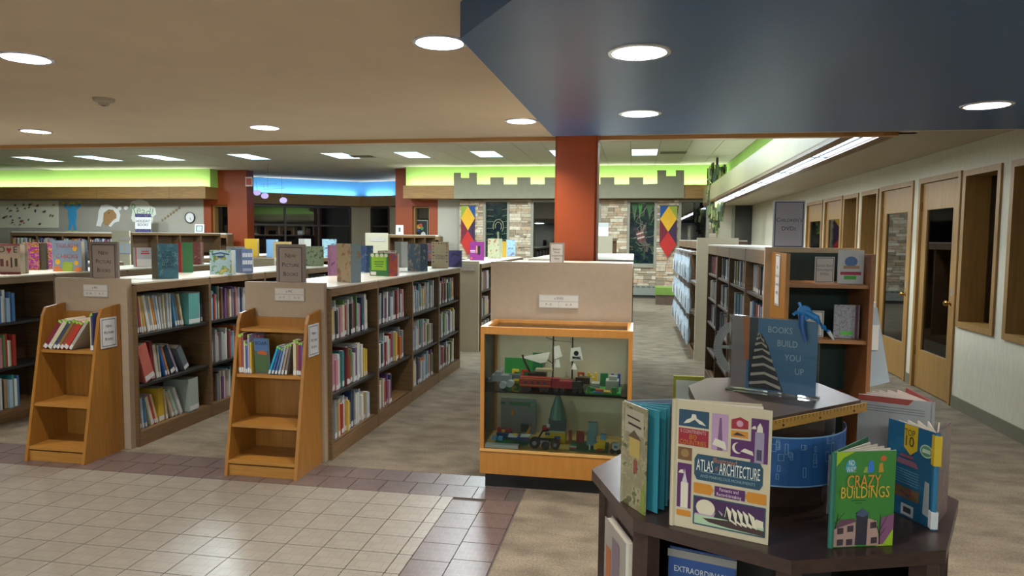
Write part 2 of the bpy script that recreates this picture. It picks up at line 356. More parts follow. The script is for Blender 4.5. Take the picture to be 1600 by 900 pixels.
# right fascia with cove, linear light
fasc = struct(MB().box(1.72, 1.78, 6.47, 19.0, ZT, 2.87).build('wall_fascia', SOFFR))
struct(B(2.31, 2.37, 6.5, 19.3, 2.6, ZC).build('wall_cove', GREEN))
struct(B(1.78, 2.31, 6.47, 19.3, 2.52, 2.56).build('ceiling_cove_shelf', SOFFR))
lt = thing('linear_light', 'long linear ceiling light in a brown frame above the corridor edge', 'ceiling light', (1.93, 10.6, ZT))
MB().box(-.21, -.1, -4.2, 8.3, -.03, .02).box(.1, .22, -4.2, 8.3, -.03, .02).build('frame', mat('brown_light_frame', '#6a4c33', .4, noise=.1), lt)
LIN = emat('linear_lens', '#dcecff', 4.5*LAMP)
for k in range(7): B(-.1, .1, -4.15+1.77*k, -4.15+1.77*k+1.72, -.004, .01).build('lens', LIN, lt)
for k in range(8): B(-.1, .1, -4.2+1.77*k, -4.15+1.77*k, -.012, .01).build('lens_divider', mat('louver_grey', '#7d8794', .3, metal=.4), lt)
B(-.012, .012, -4.15, 8.25, -.013, -.004).build('centre_louver', mat('louver_grey', '#7d8794'), lt)
for k in range(4): area('lamp', (0, -2.8+3.0*k, -.02), .18, 22, (.9, .96, 1), sy=2.6, parent=lt)
area('cove_lamp', (2.05, 12.9, 2.6), .1, 40, (.95, 1, .95), rot=(math.pi, 0, 0), sy=12)
# ---- back walls. Wood bulkhead (Y 18.95), green band, wall behind (Y 19.6)
YB = 19.6
wb = MB()
for a, b in ((-21, -13.0),): wb.box(a, b, YB, YB+.3, 0, ZC)
wb.box(-5.6, -4.88, YB, YB+.3, 0, ZC)
struct(wb.build('wall_back', WALLG))
def bulkhead(a, b):
    o = struct(B(a, b, 18.95, YB, 2.655, 3.01).build('trim_valance', VAL))
    x = a
    while x < b-2.4:
        x += 2.44; B(x-.003, x+.003, 18.947, 18.951, 2.655, 3.01).build('joint', mat('joint_line', '#5d4524', .6), o)
    struct(B(a, b, 19.2, YB, 3.01, ZC).build('wall_cove', GREEN))
    area('cove_lamp', ((a+b)/2, 19.06, 3.03), b-a-.1, 5*(b-a), (.95, 1, .95), rot=(math.pi-.35, 0, 0), sy=.08)
bulkhead(-21, -12.5); bulkhead(-6.42, 2.3)
# orange piers with dark openings
def pier(a, b, oa, ob, z0, z1, n):
    o = MB().box(a, oa, YB, YB+.4, 0, ZC).box(ob, b, YB, YB+.4, 0, ZC).box(oa, ob, YB, YB+.4, z1, ZC).box(oa, ob, YB, YB+.4, 0, z0)
    o = struct(o.build('wall_pier', ORANGE)); w = struct(MB().box(oa, oa+.05, YB+.1, YB+.4, z0, z1).box(ob-.05, ob, YB+.1, YB+.4, z0, z1).box(oa+.05, ob-.05, YB+.1, YB+.4, z1-.05, z1).build('window_%d' % n, DOORW))
    w['label'] = 'narrow dark window in the orange wall'
    B(oa+.05, ob-.05, YB+.3, YB+.31, z0, z1-.05).build('pane', PANE, w)
pier(-13.0, -11.56, -12.75, -12.2, .3, 2.5, 6)
pier(-6.87, -5.6, -6.36, -5.85, 1.3, 2.47, 7)
# bay with sky-blue band behind, between the orange piers
P = [(-13.0, 21.6), (-9.75, 24.1), (-8.35, 23.75), (-6.4, 21.5)]
seg = list(zip(P[:-1], P[1:]))
for k, (p, q) in enumerate(seg):
    d = Vector((q[0]-p[0], q[1]-p[1], 0)); L = d.length; a = math.atan2(d.y, d.x); M = Matrix.Translation((p[0], p[1], 0)) @ Matrix.Rotation(a, 4, 'Z')
    struct(MB().box(-.12, L+.12, .15, .3, 2.95, ZC, M=M).build('wall_bay', SKYB))
    struct(MB().box(-.05, L+.05, -.12, .3, 2.66, 3.02, M=M).build('trim_valance', VAL))
    struct(MB().box(-.12, .35, .15, .3, 0, 2.66, M=M).box(L-.35, L+.12, .15, .3, 0, 2.66, M=M).box(.35, L-.35, .15, .3, 0, .7, M=M).build('wall_bay', mat('bay_post_paint', '#b9ad93', .6, noise=.03)))
    wf = MB(); w0, w1 = .35, L-.35; nb = max(1, round((w1-w0)/1.25))
    for i in range(nb+1): x = w0+(w1-w0)*i/nb; wf.box(x-.03, x+.03, .12, .3, .7, 2.6, M=M)
    for z in (.7, 1.95, 2.6): wf.box(w0, w1, .12, .3, z-.03, z+.03, M=M)
    w = struct(wf.build('window_%d' % (8+k), mat('bay_window_frame', '#3f3226', .4))); w['label'] = 'dark gridded bay window below the blue band'
    for i in range(nb):
        xa = w0+(w1-w0)*i/nb+.03; xb = w0+(w1-w0)*(i+1)/nb-.03
        for z0, z1 in ((.73, 1.92), (1.98, 2.57)): MB().box(xa, xb, .2, .206, z0, z1, M=M).build('pane', PANE, w)
    area('cove_lamp', (M @ Vector((L/2, .02, 3.04))), L-.3, 5*L, (.95, .97, 1), rot=(math.pi-.3, 0, a), sy=.08)
struct(B(-13.2, -13.0, 19.92, 21.8, 0, ZC).build('wall_bay', WALLG)); struct(B(-6.6, -6.4, 20.0, 21.6, 0, ZC).build('wall_bay', WALLG))
# ---- stone wall with tall windows (face Y=19.3)
YS = 19.3
wins = [(-4.13, -3.52, 'stained'), (-2.78, -1.0, 'plain'), (-.15, .5, 'stained'), (1.2, 1.85, 'plain')]
sw = MB(); x = -4.88
for a, b, k in wins:
    sw.box(x, a-.07, YS+.03, YS+.3, 0, 2.66); sw.box(a-.07, b+.07, YS+.03, YS+.3, 0, .87); x = b+.07
sw.box(x, 2.12, YS+.03, YS+.3, 0, 2.66); sw.box(-4.88, 3.4, YS+.05, YS+.3, 2.62, ZC)
stone_wall = struct(sw.build('wall_stone', mat('stone_backing', '#8b8270', .9, noise=.15)))
ST = [mat('ledge_stone_%d' % i, c, .9, noise=.16, nscale=14, bump=.4) for i, c in enumerate(('#b9ab95', '#a3927a', '#c8bda8', '#8f816c', '#b59c80'))]
sm = MB(); rs = random.Random(3)
def stones(a, b, z0, z1):
    z = z0
    while z < z1-.02:
        h = min(rs.choice((.05, .065, .08, .1)), z1-z); x = a
        while x < b-.02:
            w = min(rs.uniform(.14, .36), b-x); d = rs.uniform(0, .035)
            if b-x-w < .06: w = b-x
            sm.box(x+.003, x+w-.003, YS-d, YS+.04, z+.003, z+h-.003, rs.randrange(5)); x += w
        z += h
x = -4.88
for a, b, k in wins:
    stones(x, a-.07, .0, 2.64); stones(a-.07, b+.07, 0, .84); x = b+.07
stones(x, 2.12, 0, 2.64)
sm.build('stone_course', ST, stone_wall, kind='stuff')
FRG = mat('grey_window_frame', '#8a8778', .5, noise=.03)
ivy = illus('stained_green_glass', ('#0b1216', '#12202a', '#16331c', '#1c2c3c', '#2a5a22'), 4, .12)
LEAD = mat('lead_came', '#8d8a6c', .4)
for n, (a, b, k) in enumerate(wins):
    f = MB().box(a-.07, a, YS-.02, YS+.2, .84, 2.64).box(b, b+.07, YS-.02, YS+.2, .84, 2.64).box(a, b, YS-.02, YS+.2, 2.57, 2.64).box(a, b, YS-.05, YS+.2, .82, .92)
    w = struct(f.build('window_%d' % (11+n), FRG))
    w['label'] = 'tall stained glass window in the stone wall' if k == 'stained' else 'tall dark window in the stone wall'
    pn = B(a, b, YS+.1, YS+.106, .92, 2.57).build('pane', ivy if k == 'stained' else PANE, w)
    if k == 'stained':
        rr = random.Random(n); lead = MB(); yy = YS+.095; cx = (a+b)/2
        if n == 0:      # horizontal courses round a crook-shaped figure
            for z in [1.0+.17*i for i in range(9)]: lead.tube([(a, yy, z), (cx-.1, yy, z+rr.uniform(-.02, .02))], .006, 5); lead.tube([(cx+.14, yy, z), (b, yy, z+.03)], .006, 5)
            lead.tube([(cx+.02, yy, .92), (cx+.05, yy, 1.4), (cx+.03, yy, 1.75)], .03, 6)
            for r in (.09, .15): lead.tube([(cx+.04+r*math.cos(t), yy, 1.9+1.3*r*math.sin(t)) for t in [i*.4 for i in range(-2, 10)]], .012, 5)
        else:
            for q in range(16):
                x, z = rr.uniform(a, b), rr.uniform(.95, 2.3); pts = [(x, yy, z)]
                for s in range(5): x = min(b, max(a, x+rr.uniform(-.14, .14))); z = min(2.55, max(.93, z+rr.uniform(-.05, .2))); pts.append((x, yy, z))
                lead.tube(pts, .006, 5)
        lead.build('lead_lines', LEAD, pn)
        if n == 2:      # a small climbing figure in red and white stripes, in coloured glass
            M = FACE(cx, YS+.093, 1.45)
            art(pn, M, [('#2c2a20', [(.08, .55), (.12, .55), (.1, -.4), (.05, -.45)]), ('#2a5a22', [(-.3, 1.1), (-.2, .6), (-.12, 1.1)]), ('#3a7a2a', [(-.12, 1.12), (-.06, .7), (.02, 1.12)]), ('#2a5a22', [(.1, 1.1), (.2, .65), (.3, 1.1)]),
                        ('#5a1c28', [(-.16, .32), (.02, .4), (.1, .1), (-.08, .02)]), ('#b8a89a', [(-.15, .27), (.04, .34), (.05, .3), (-.14, .23)]), ('#b8a89a', [(-.12, .16), (.07, .22), (.08, .18), (-.11, .12)]),
                        ('#4a4436', [(-.06, .04), (.1, .1), (.2, -.05), (.16, -.22), (.1, -.2), (.12, -.06), (.0, -.02)]), ('#1d1a18', CIR(-.17, .4, .05)), ('#6a5a4c', [(-.02, .36), (.08, .52), (.11, .5), (.04, .32)])], 'glass_picture', .002)
struct(MB().box(2.12, 2.5, YS+.05, YS+.3, 0, 2.66).box(3.2, 3.4, YS+.05, YS+.3, 0, 2.66).box(2.5, 3.2, YS+.05, YS+.3, 2.6, 2.66).build('wall_back', mat('cream_wall_paint', '#b9b29c', .7, noise=.03)))
w = struct(MB().box(2.5, 2.58, YS, YS+.2, 0, 2.6).box(3.14, 3.2, YS, YS+.2, 0, 2.6).box(2.58, 3.14, YS, YS+.2, 2.54, 2.6).build('window_15', FRG)); w['label'] = 'dark glazed opening at the end of the corridor'
B(2.58, 3.14, YS+.1, YS+.106, 0, 2.54).build('pane', PANE, w)
struct(B(-21.2, -21, -4, 25, 0, 3.7).build('wall_left', WALLG)); struct(B(-21, 3.4, -4.2, -4, 0, 2.6).build('wall_front', WALLG))
# ---- orange pillar
struct(MB().prism([(-.665, 6.0), (-.345, 6.0), (-.325, 6.02), (-.325, 6.34), (-.345, 6.36), (-.665, 6.36), (-.685, 6.34), (-.685, 6.02)], 0, ZT).build('wall_pillar', ORANGE))
# ---- heater below the stone wall
ht = thing('baseboard_heater', 'long grey baseboard heater below the stone wall', 'heater', (-.4, YS-.1, 0))
B(-1.6, 1.05, -.06, .09, .08, .33).build('casing', mat('heater_grey', '#7d8076', .5), ht)
B(-1.6, 1.05, -.03, .09, .0, .08).build('toe_gap', paint('#2d2b26'), ht)
for i in range(18): B(-1.58+.145*i, -1.58+.145*i+.1, -.062, -.058, .285, .31).build('grille_slot', paint('#3b3d38'), ht)
bn = thing('bench', 'low bench with green cushion beside the stone wall', 'bench', (.86, 17.5, 0))
B(-.33, .6, -.26, .26, 0, .24).build('base', mat('bench_brown', '#5a4a3c', .6, noise=.15), bn)
B(-.35, .62, -.28, .28, .24, .42).build('cushion', mat('green_vinyl', '#6f8f3c', .5, noise=.08), bn)

for px, py, lb in ((1052, 238, 'dark slotted air vent in the raised ceiling right of the last troffer'), (566, 244, 'dark slotted air vent in the raised ceiling beside a middle troffer')):
    q = G(px, py, ZC); t = thing('ceiling_vent', lb, 'vent', (q.x, q.y, ZC-.006)); B(-.29, .29, -.2, .2, -.002, .0).build('backing', paint('#3a382f'), t)
    for s in (-1, 1): B(-.3, .3, *sorted((s*.2, s*.22)), -.006, .0).build('frame', paint('#8a8677'), t)
    for k in range(6): B(-.29, .29, -.18+.06*k, -.15+.06*k, -.006, -.002).build('slat', paint('#77735f'), t)
# ================================================================ BOOKCASES
SHELFM = mat('black_shelf_edge', '#2a2725', .4, noise=.1); SHELFI = mat('shelf_inside_oak', '#5a4430', .5, noise=.2, nscale=6, stretch=(1, 1, 14))
def bookcase(name, label, xl, xr, y0, bays, h=1.22, bay=.9125, panel=PANEL, ph=None, shelves=(.107, .456, .831), edge=.055, rail=None, inside=SHELFI, cat='bookcase', pan_x=None, lip=SHELFM):
    t = thing(name, label, cat, ((xl+xr)/2, y0, 0)); cx = (xl+xr)/2; w = (xr-xl)/2
    ph = ph or h+.03; a, b = pan_x or (-w, w-.028)
    if panel: MB().box(a, b, -.05, 0, 0, ph).build('end_panel', panel, t)
    for i in range(bays+1): B(-w, w, max(0, i*bay-.016), i*bay+.016, 0, h-.02).build('upright', WOOD, t)
    for i in range(bays):
        ya, yb = i*bay+.016, (i+1)*bay-.016
        B(-w, w, ya-.012, yb+.012, h-.012, h).build('top', TOPL, t)
        for s in (-1, 1): B(*sorted((s*(w-.02), s*(w+.001))), ya, yb, h-edge-.012, h-.012).build('top_edge', WOODH, t)
        B(-.012, .012, ya, yb, .02, h-.02).build('back_panel', inside, t)
        for z in shelves:
            for s in (-1, 1):
                if z < .2: B(*sorted((s*(w-.02), s*(w-.001))), ya, yb, 0, z).build('kick_board', WOODH, t)
                B(*sorted((s*.012, s*(w-.01))), ya, yb, z-.02, z).build('shelf', lip if z > .2 else WOODH, t)
    return t
ROW2 = bookcase('bookcase', 'low four-bay oak bookcase of picture books left of the glass display case', -2.68, -2.065, 4.55, 4)
ROW1 = bookcase('bookcase', 'low oak bookcase with half-empty shelves between the two slanted book carts', -4.2, -3.58, 4.55, 4)
ROW0 = bookcase('bookcase', 'low oak bookcase at the left picture edge behind the left book cart', -5.72, -5.1, 4.55, 4)
ROWM = bookcase('bookcase', 'farthest left low oak bookcase in the front bank', -7.24, -6.62, 4.55, 4)
bk = [(-2.68, -2.075, 'low cream-ended bookcase right behind the four-bay picture bookcase'), (-4.2, -3.58, 'second bookcase from the right in the back bank of low bookcases'), (-5.72, -5.1, 'third bookcase from the right in the back bank of low bookcases'), (-7.24, -6.62, 'leftmost bookcase in the back bank of low bookcases')]
for xl, xr, lb in bk: bookcase('bookcase', lb, xl, xr, 9.45, 4, panel=CREAM)
bookcase('bookcase', 'wide audiovisual bookcase behind the glass display case in front of the pillar', -.97, -.01, 4.77, 1, h=1.385, ph=1.41, shelves=(.107, .5, .95), bay=1.15, pan_x=(-.48, .48))
bookcase('bookcase', 'wide audiovisual bookcase running on behind the orange pillar', -.97, -.01, 6.42, 3, h=1.385, panel=None, shelves=(.107, .5, .95))
bookcase('bookcase', 'far bookcase with white box on top seen right of the orange pillar', -.75, -.4, 13.0, 3, h=1.6, panel=CREAM, shelves=(.107, .6, 1.1), pan_x=(-.17, .17))
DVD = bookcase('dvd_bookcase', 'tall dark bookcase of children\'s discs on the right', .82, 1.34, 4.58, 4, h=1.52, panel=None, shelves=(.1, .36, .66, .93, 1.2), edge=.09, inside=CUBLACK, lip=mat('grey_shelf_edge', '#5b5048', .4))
BAGS = bookcase('bag_shelf', 'tall rack of hanging plastic bags behind the disc bookcase', .79, 1.42, 9.4, 4, h=1.57, panel=CREAM, ph=1.6, shelves=(.1,), edge=.1, pan_x=(-.315, .2))
for z in (1.37, .96, .55):
    for i in range(4): B(-.3, -.27, i*.9125+.02, (i+1)*.9125-.02, z, z+.035).build('hanging_rail', WOODH, BAGS)
bookcase('bookcase', 'tall bookcase with cream end panel and notices in front of the mural wall', -12.35, -11.85, 15.0, 4, h=1.63, panel=CREAM, shelves=(.107, .6, 1.1))
bookcase('bookcase', 'tall bookcase with cream end panel in front of the right orange wall', -5.95, -5.4, 15.0, 4, h=1.63, panel=CREAM, shelves=(.107, .6, 1.1))
def wallcase(name, label, xa, bays, y):      # single sided, faces the camera
    t = thing(name, label, 'bookcase', (xa, y, 0)); w = .914
    for i in range(bays+1): B(i*w-.02, i*w+.02, 0, .32, 0, 1.6).build('upright', WOOD, t)
    for i in range(bays):
        B(i*w+.02, i*w+w-.02, .3, .32, 0, 1.6).build('back_panel', SHELFI, t)
        B(i*w+.02, i*w+w-.02, -.005, .32, 1.6, 1.64).build('top', TOPL, t); B(i*w+.02, i*w+w-.02, -.002, .02, 1.5, 1.6).build('top_edge', WOODH, t)
        for z in (.1, .5, .85, 1.18): B(i*w+.02, i*w+w-.02, .0, .3, z-.03, z).build('shelf', WOODH, t)
    return t
WC1 = wallcase('wall_bookcase', 'long dark bookcase along the mural wall at far left', -19.2, 7, 18.95)
WC2 = wallcase('wall_bookcase', 'long dark bookcase against the orange pier', -12.75, 1, 18.95)
WC3 = wallcase('wall_bookcase', 'dark bookcase below the poster on the right orange wall', -7.2, 2, 18.95)
# ================================================================ BOOKS ON SHELVES
def unit_book():           # x: depth (spine at +x), y: thickness, z: height
    mb = MB()
    mb.box(0, 1, 0, 1, 0, 1, 0)
    mb.add([(1.004, 0, .03), (1.004, 1, .03), (1.004, 1, .17), (1.004, 0, .17)], [(0, 1, 2, 3)], 2)
    mb.add([(.03, .12, 1.002), (.97, .12, 1.002), (.97, .88, 1.002), (.03, .88, 1.002)], [(0, 1, 2, 3)], 1)
    return mb.mesh('book', [COVER, PAPER, LABEL])
UB = unit_book()
PAL = [('white', '#c4c8cb'), ('white', '#cdd0d0'), ('pale blue', '#a3b6c4'), ('light grey', '#a9adb0'), ('cream', '#cfc6b0'), ('white', '#c9cac6'), ('white', '#b9bcbb'), ('white', '#d6d3c8'), ('cream', '#cbbd9d'), ('tan', '#a58c68'), ('pale blue', '#8fa9bf'), ('blue', '#3f6a97'), ('navy', '#2b3b5e'), ('grey', '#7d8286'), ('dark', '#33302f'),
       ('red', '#9c2f2a'), ('maroon', '#6b2b30'), ('orange', '#c1692e'), ('yellow', '#cfae45'), ('green', '#5a7f4a'), ('teal', '#3b7d80'), ('purple', '#6b4a7a'), ('pink', '#bd8592'), ('brown', '#6d4c36'), ('silver grey', '#9fa5a8'), ('light grey', '#b4b3ad')]
BAYN = ['nearest bay', 'second bay', 'third bay', 'farthest bay']
def book(label, x, y, z, d, t, h, col, lean=0, group=None, name='picture_book', cat='book', parent=None, me=None):
    o = bpy.data.objects.new(name, me or UB); COL.objects.link(o); o.location = (x, y, z+.002+abs(math.sin(lean))*t*(1 if lean < 0 else 0)); o.scale = (d, t, h); o.rotation_euler = (lean, 0, 0); o.color = lin(col)
    return tag(o, label, cat, group)
stuffb = {}
def stuff_add(key, *a, **k): stuffb.setdefault(key, MB()).box(*a, **k)
SMATS = [paint(c, .45) for _, c in PAL]
def fill_cell(xf, ya, yb, z, hmin, hmax, tmin, tmax, end=1.0, lean=.03, rec=(.03, .06), individual=None, depth=.2, rng=random, pal=PAL):
    """row of upright books with spines at +x face xf; individual=(label tail, group, name, cat) or None -> joined stuff"""
    y = ya+.004; n = 0; stop = ya+(yb-ya)*end
    ln = rng.uniform(-.3, 1)*lean
    y += .3*max(0, ln)
    while True:
        t = rng.uniform(tmin, tmax); h = rng.uniform(hmin, hmax)
        if rng.random() < .12: l2 = rng.uniform(-.3, 1)*lean; y += .3*abs(l2-ln); ln = l2
        if y+t+abs(math.sin(ln))*h*2 > stop: break
        cn, c = rng.choice(pal); x = xf-rng.uniform(*rec)
        n += 1
        if individual:
            tail, grp, nm, cat, noun = individual
            # leaning back (towards +y) pivots on the near bottom edge
            book('%s %s %s from left, %s' % (cn, noun, ordn(n), tail), x-depth, y, z, depth, t, h, c, ln, grp, nm, cat)
        else:
            stuff_add(nm_stuff, x-depth, x, y, y+t*.94, z+.002, z+h, rng.randrange(len(SMATS)))
        y += t+.0015
rb = random.Random(5)
SHN = {.831: 'top shelf', .456: 'middle shelf', .107: 'bottom shelf'}
nm_stuff = 'picture'
for bay in range(4):
    for z in (.831, .456, .107):
        end = .55 if (bay == 1 and z == .107) else rb.uniform(.86, .97)
        fill_cell(-2.065, 4.55+.9125*bay+.02, 4.55+.9125*(bay+1)-.02, z, .2, .29, .02, .038, end, .05, individual=('%s, %s of four-bay bookcase' % (SHN[z], BAYN[bay]), 'picture books in the four-bay bookcase', 'picture_book', 'book', 'book'), rng=rb, depth=.21)
# half-empty row 1, nearest bay, shelf by shelf as photographed: (offset along shelf, thickness, height, lean, colour name, colour)
R1 = {.831: [(.0, .02, .27, -.06, 'pink', '#b98c85'), (.028, .016, .27, -.1, 'teal', '#5f8288'), (.05, .018, .275, -.12, 'red', '#9c3a30'), (.075, .018, .28, -.13, 'cream', '#cbbd9d'), (.1, .018, .28, -.15, 'yellow', '#c79a3b'), (.135, .03, .285, -.22, 'white', '#c6c7c4'), (.175, .02, .28, -.22, 'grey', '#8d9194'), (.205, .02, .275, -.2, 'cream', '#c7bba3'), (.24, .022, .26, -.2, 'orange', '#c07a2c'), (.27, .02, .28, -.22, 'pale blue', '#8fa9bf'), (.3, .016, .27, -.18, 'white', '#cfd0cd'), (.33, .016, .26, -.12, 'light grey', '#a8abb0'), (.36, .016, .27, -.08, 'cream', '#c9bd9f'), (.4, .02, .28, -.05, 'silver', '#aeb4b8'), (.43, .016, .27, -.03, 'pale', '#bfc4c6'), (.47, .02, .27, -.2, 'blue', '#4f7fa3'), (.5, .02, .275, -.22, 'slate', '#53707d'), (.53, .018, .26, -.24, 'brown', '#7a5a3e'), (.57, .022, .265, -.2, 'cream', '#c2b694'), (.62, .14, .255, .02, 'teal', '#5d9f9b'), (.8, .016, .26, .0, 'white', '#c3c5c5'), (.83, .016, .25, .0, 'navy', '#2f3f60')],
      .456: [(.0, .10, .29, -.32, 'salmon', '#b9665a'), (.17, .03, .3, -.1, 'maroon', '#7a2a32'), (.21, .03, .27, -.16, 'cream', '#b9b49f'), (.25, .018, .26, -.1, 'grey', '#8e9490'), (.3, .02, .25, -.32, 'blue', '#3b62a0'), (.335, .018, .25, -.34, 'orange', '#c07a3a'), (.39, .05, .25, -.42, 'navy', '#20303f'), (.47, .02, .27, -.44, 'mauve', '#8d7f93'), (.6, .06, .22, -.5, 'steel grey', '#5f676c')],
      .107: [(.0, .02, .24, -.05, 'pale pink', '#c2a8a4'), (.03, .025, .25, -.06, 'red', '#a03d36'), (.07, .025, .24, -.08, 'pale blue', '#9db5c6'), (.11, .02, .23, -.1, 'blue', '#4b7ba2'), (.16, .03, .24, -.3, 'cream', '#c9bfa7'), (.2, .016, .25, -.32, 'red', '#b23a33'), (.23, .02, .25, -.3, 'cream', '#c8b48f'), (.27, .06, .27, -.06, 'yellow', '#c3a130'), (.35, .02, .25, -.14, 'tan', '#b7a483'), (.4, .03, .23, -.36, 'beige', '#b5a48f'), (.47, .03, .25, -.4, 'pale green', '#9fb8a8'), (.53, .03, .25, -.4, 'white', '#c7cac8'), (.61, .12, .27, -.03, 'grey green', '#a3aea7')]}
for z, lst in R1.items():
    py = pl = 0
    for n, (o, t, h, ln, cn, c) in enumerate(lst):
        ln = -ln; o = max(o, py+h*max(0, math.sin(ln)-math.sin(pl))+.003); py = o+t/math.cos(ln); pl = ln
        if py > .87: break
        book('%s picture book %s from left, %s of the half-empty bookcase' % (cn, ordn(n+1), SHN[z]), -3.58-.05-.21, 4.575+o, z, .21+(.03 if t > .08 else 0), t, h, c, ln, 'picture books in the half-empty bookcase')
for bay in (1, 2, 3):
    for z in SHN: fill_cell(-3.58, 4.55+.9125*bay+.02, 4.55+.9125*(bay+1)-.02, z, .2, .29, .016, .034, .75, rng=rb)
for bay in range(4):
    for z in SHN: fill_cell(-5.1, 4.55+.9125*bay+.02, 4.55+.9125*(bay+1)-.02, z, .2, .28, .016, .034, .62, rng=rb)
for xr in (-2.075, -3.58, -5.1):
    for bay in range(4):
        for z in SHN: fill_cell(xr, 9.45+.9125*bay+.02, 9.45+.9125*(bay+1)-.02, z, .2, .28, .016, .034, .8, rng=rb)
for t, n in ((WC1, 7), (WC2, 1), (WC3, 2)):      # far wall bookcases: books face the camera
    for i in range(n):
        for z in (1.18, .85):
            x = t.location.x+.914*i+.04; e = x+.85*rb.uniform(.5, .95)
            while x < e:
                w = rb.uniform(.018, .04); stuff_add('picture', x, x+w-.003, t.location.y+.03, t.location.y+.2, z+.002, z+rb.uniform(.2, .27), rb.randrange(len(SMATS))); x += w
sb = stuffb.pop('picture').build('shelved_book_rows', SMATS); sb['kind'] = 'stuff'; sb['label'] = 'distant rows of shelved books in the other bookcases'; sb['category'] = 'books'
# discs: near two bays one by one, the rest joined
DPAL = [('pale', '#aeb4b8'), ('blue', '#5c7fa6'), ('dark', '#2d2b2e'), ('cream', '#b9ab85'), ('grey', '#80868b'), ('red', '#8f3a36'), ('white', '#c4c5c3'), ('purple', '#5f4f78'), ('olive', '#7d7a4a'), ('teal', '#47757d'), ('brown', '#66503f')]
def disc_case():
    mb = MB(); mb.box(0, 1, 0, 1, 0, 1, 0)
    mb.add([(-.004, 1, .02), (-.004, 0, .02), (-.004, 0, .16), (-.004, 1, .16)], [(0, 1, 2, 3)], 1); return mb.mesh('dvd_case', [COVER, LABEL])
DC = disc_case()
DSH = {1.2: 'top shelf', .93: 'second shelf', .66: 'third shelf'}
for bay in range(4):
    for z, sn in DSH.items():
        y = 4.58+.9125*bay+.03; n = 0; e = 4.58+.9125*(bay+1)-.03; e -= rb.uniform(0, .12)
        while y < e-.03:
            t = rb.uniform(.026, .036); h = rb.uniform(.185, .2); cn, c = rb.choice(DPAL); x = .82+rb.uniform(.025, .05)
            if bay < 3:
                n += 1; o = book('%s disc case %s from near end, %s, %s of disc bookcase' % (cn, ordn(n), sn, BAYN[bay]), x, y, z, .135, t, h, c, rb.uniform(-.03, .0), 'disc cases in the tall dark bookcase', 'dvd_case', 'disc case', me=DC)
            else: stuff_add('disc', x, x+.135, y, y+t-.002, z+.002, z+h, rb.randrange(len(SMATS)))
            y += t+.002
s = stuffb.pop('disc').build('dvd_case_rows', SMATS); s['kind'] = 'stuff'; s['label'] = 'disc cases in the farthest bay of the tall dark bookcase'; s['category'] = 'disc cases'
# hanging bags
BAGM = glass('clear_bag_plastic', '#c9d4dc', 1.3, .35); 
bp = bpy.data.materials.new('milky_plastic'); bp.use_nodes = True; q = bp.node_tree.nodes['Principled BSDF']; q.inputs['Base Color'].default_value = lin('#b7c6d2'); q.inputs['Roughness'].default_value = .25; q.inputs['Alpha'].default_value = .8
def bag_mesh(seed):
    r = random.Random(seed); mb = MB(); rows = []; n = 5
    for j in range(6):
        z = -.32*j/5; wd = (.04, .06, .078, .088, .092, .09)[j]; th = (.006, .02, .03, .036, .034, .02)[j]
        rows.append([(-th*math.sin(a)+r.uniform(-.006, .006), wd*math.cos(a)+r.uniform(-.005, .005), z+r.uniform(-.01, .01)) for a in [2*math.pi*k/8 for k in range(8)]])
    vs = [v for rw in rows for v in rw]; fs = [(j*8+k, j*8+(k+1) % 8, (j+1)*8+(k+1) % 8, (j+1)*8+k) for j in range(5) for k in range(8)]+[tuple(range(40, 48))]
    mb.add(vs, fs); return mb.mesh('bag', bp)
BM = [bag_mesh(i) for i in range(4)]
HK = MB().tube([(0, 0, -.01), (0, 0, .075), (.13, 0, .078), (.13, 0, .05)], .004, 6).mesh('hook', paint('#d5dade'))
CARDM = B(-.045, -.043, -.04, .04, -.28, -.1).mesh('card', WHITE)
LV = {1.37: 'top rail', .96: 'middle rail', .55: 'bottom rail'}
for z, ln in LV.items():
    n = 0
    for i in range(4):
        for k in range(4):
            n += 1; t = thing('hanging_bag', 'clear plastic story bag, %s from the cream panel on the %s' % (ordn(n), ln), 'bag', (.72, 9.4+i*.9125+.14+k*.21, z-.03), rb.uniform(-.12, .12), 'hanging plastic bags')
            inst('bag_body', BM[n % 4], t, (-.005, 0, 0)); inst('hook', HK, t)
            if n % 3 != 1: inst('insert_card', CARDM, t)
# one more bag hanging at the right end of the disc shelf
t = thing('hanging_bag', 'single clear bag with card hanging on the right side of the disc display', 'bag', (1.335, 4.25, 1.2))
M = Matrix.Rotation(math.pi/2, 4, 'Z')
MB().add([(-.02, -.01, 0), (.02, -.01, 0), (.10, -.02, -.42), (-.03, -.02, -.46), (-.02, .01, 0), (.02, .01, 0), (.10, .02, -.42), (-.03, .02, -.46)], [(0, 1, 2, 3), (7, 6, 5, 4), (1, 5, 6, 2), (0, 3, 7, 4), (3, 2, 6, 7), (0, 4, 5, 1)]).build('bag_body', bp, t)
B(-.02, .03, -.024, -.021, -.24, -.1).build('insert_card', WHITE, t)
B(-.036, .012, -.012, .012, 0, .03).build('hook', paint('#d5dade'), t)
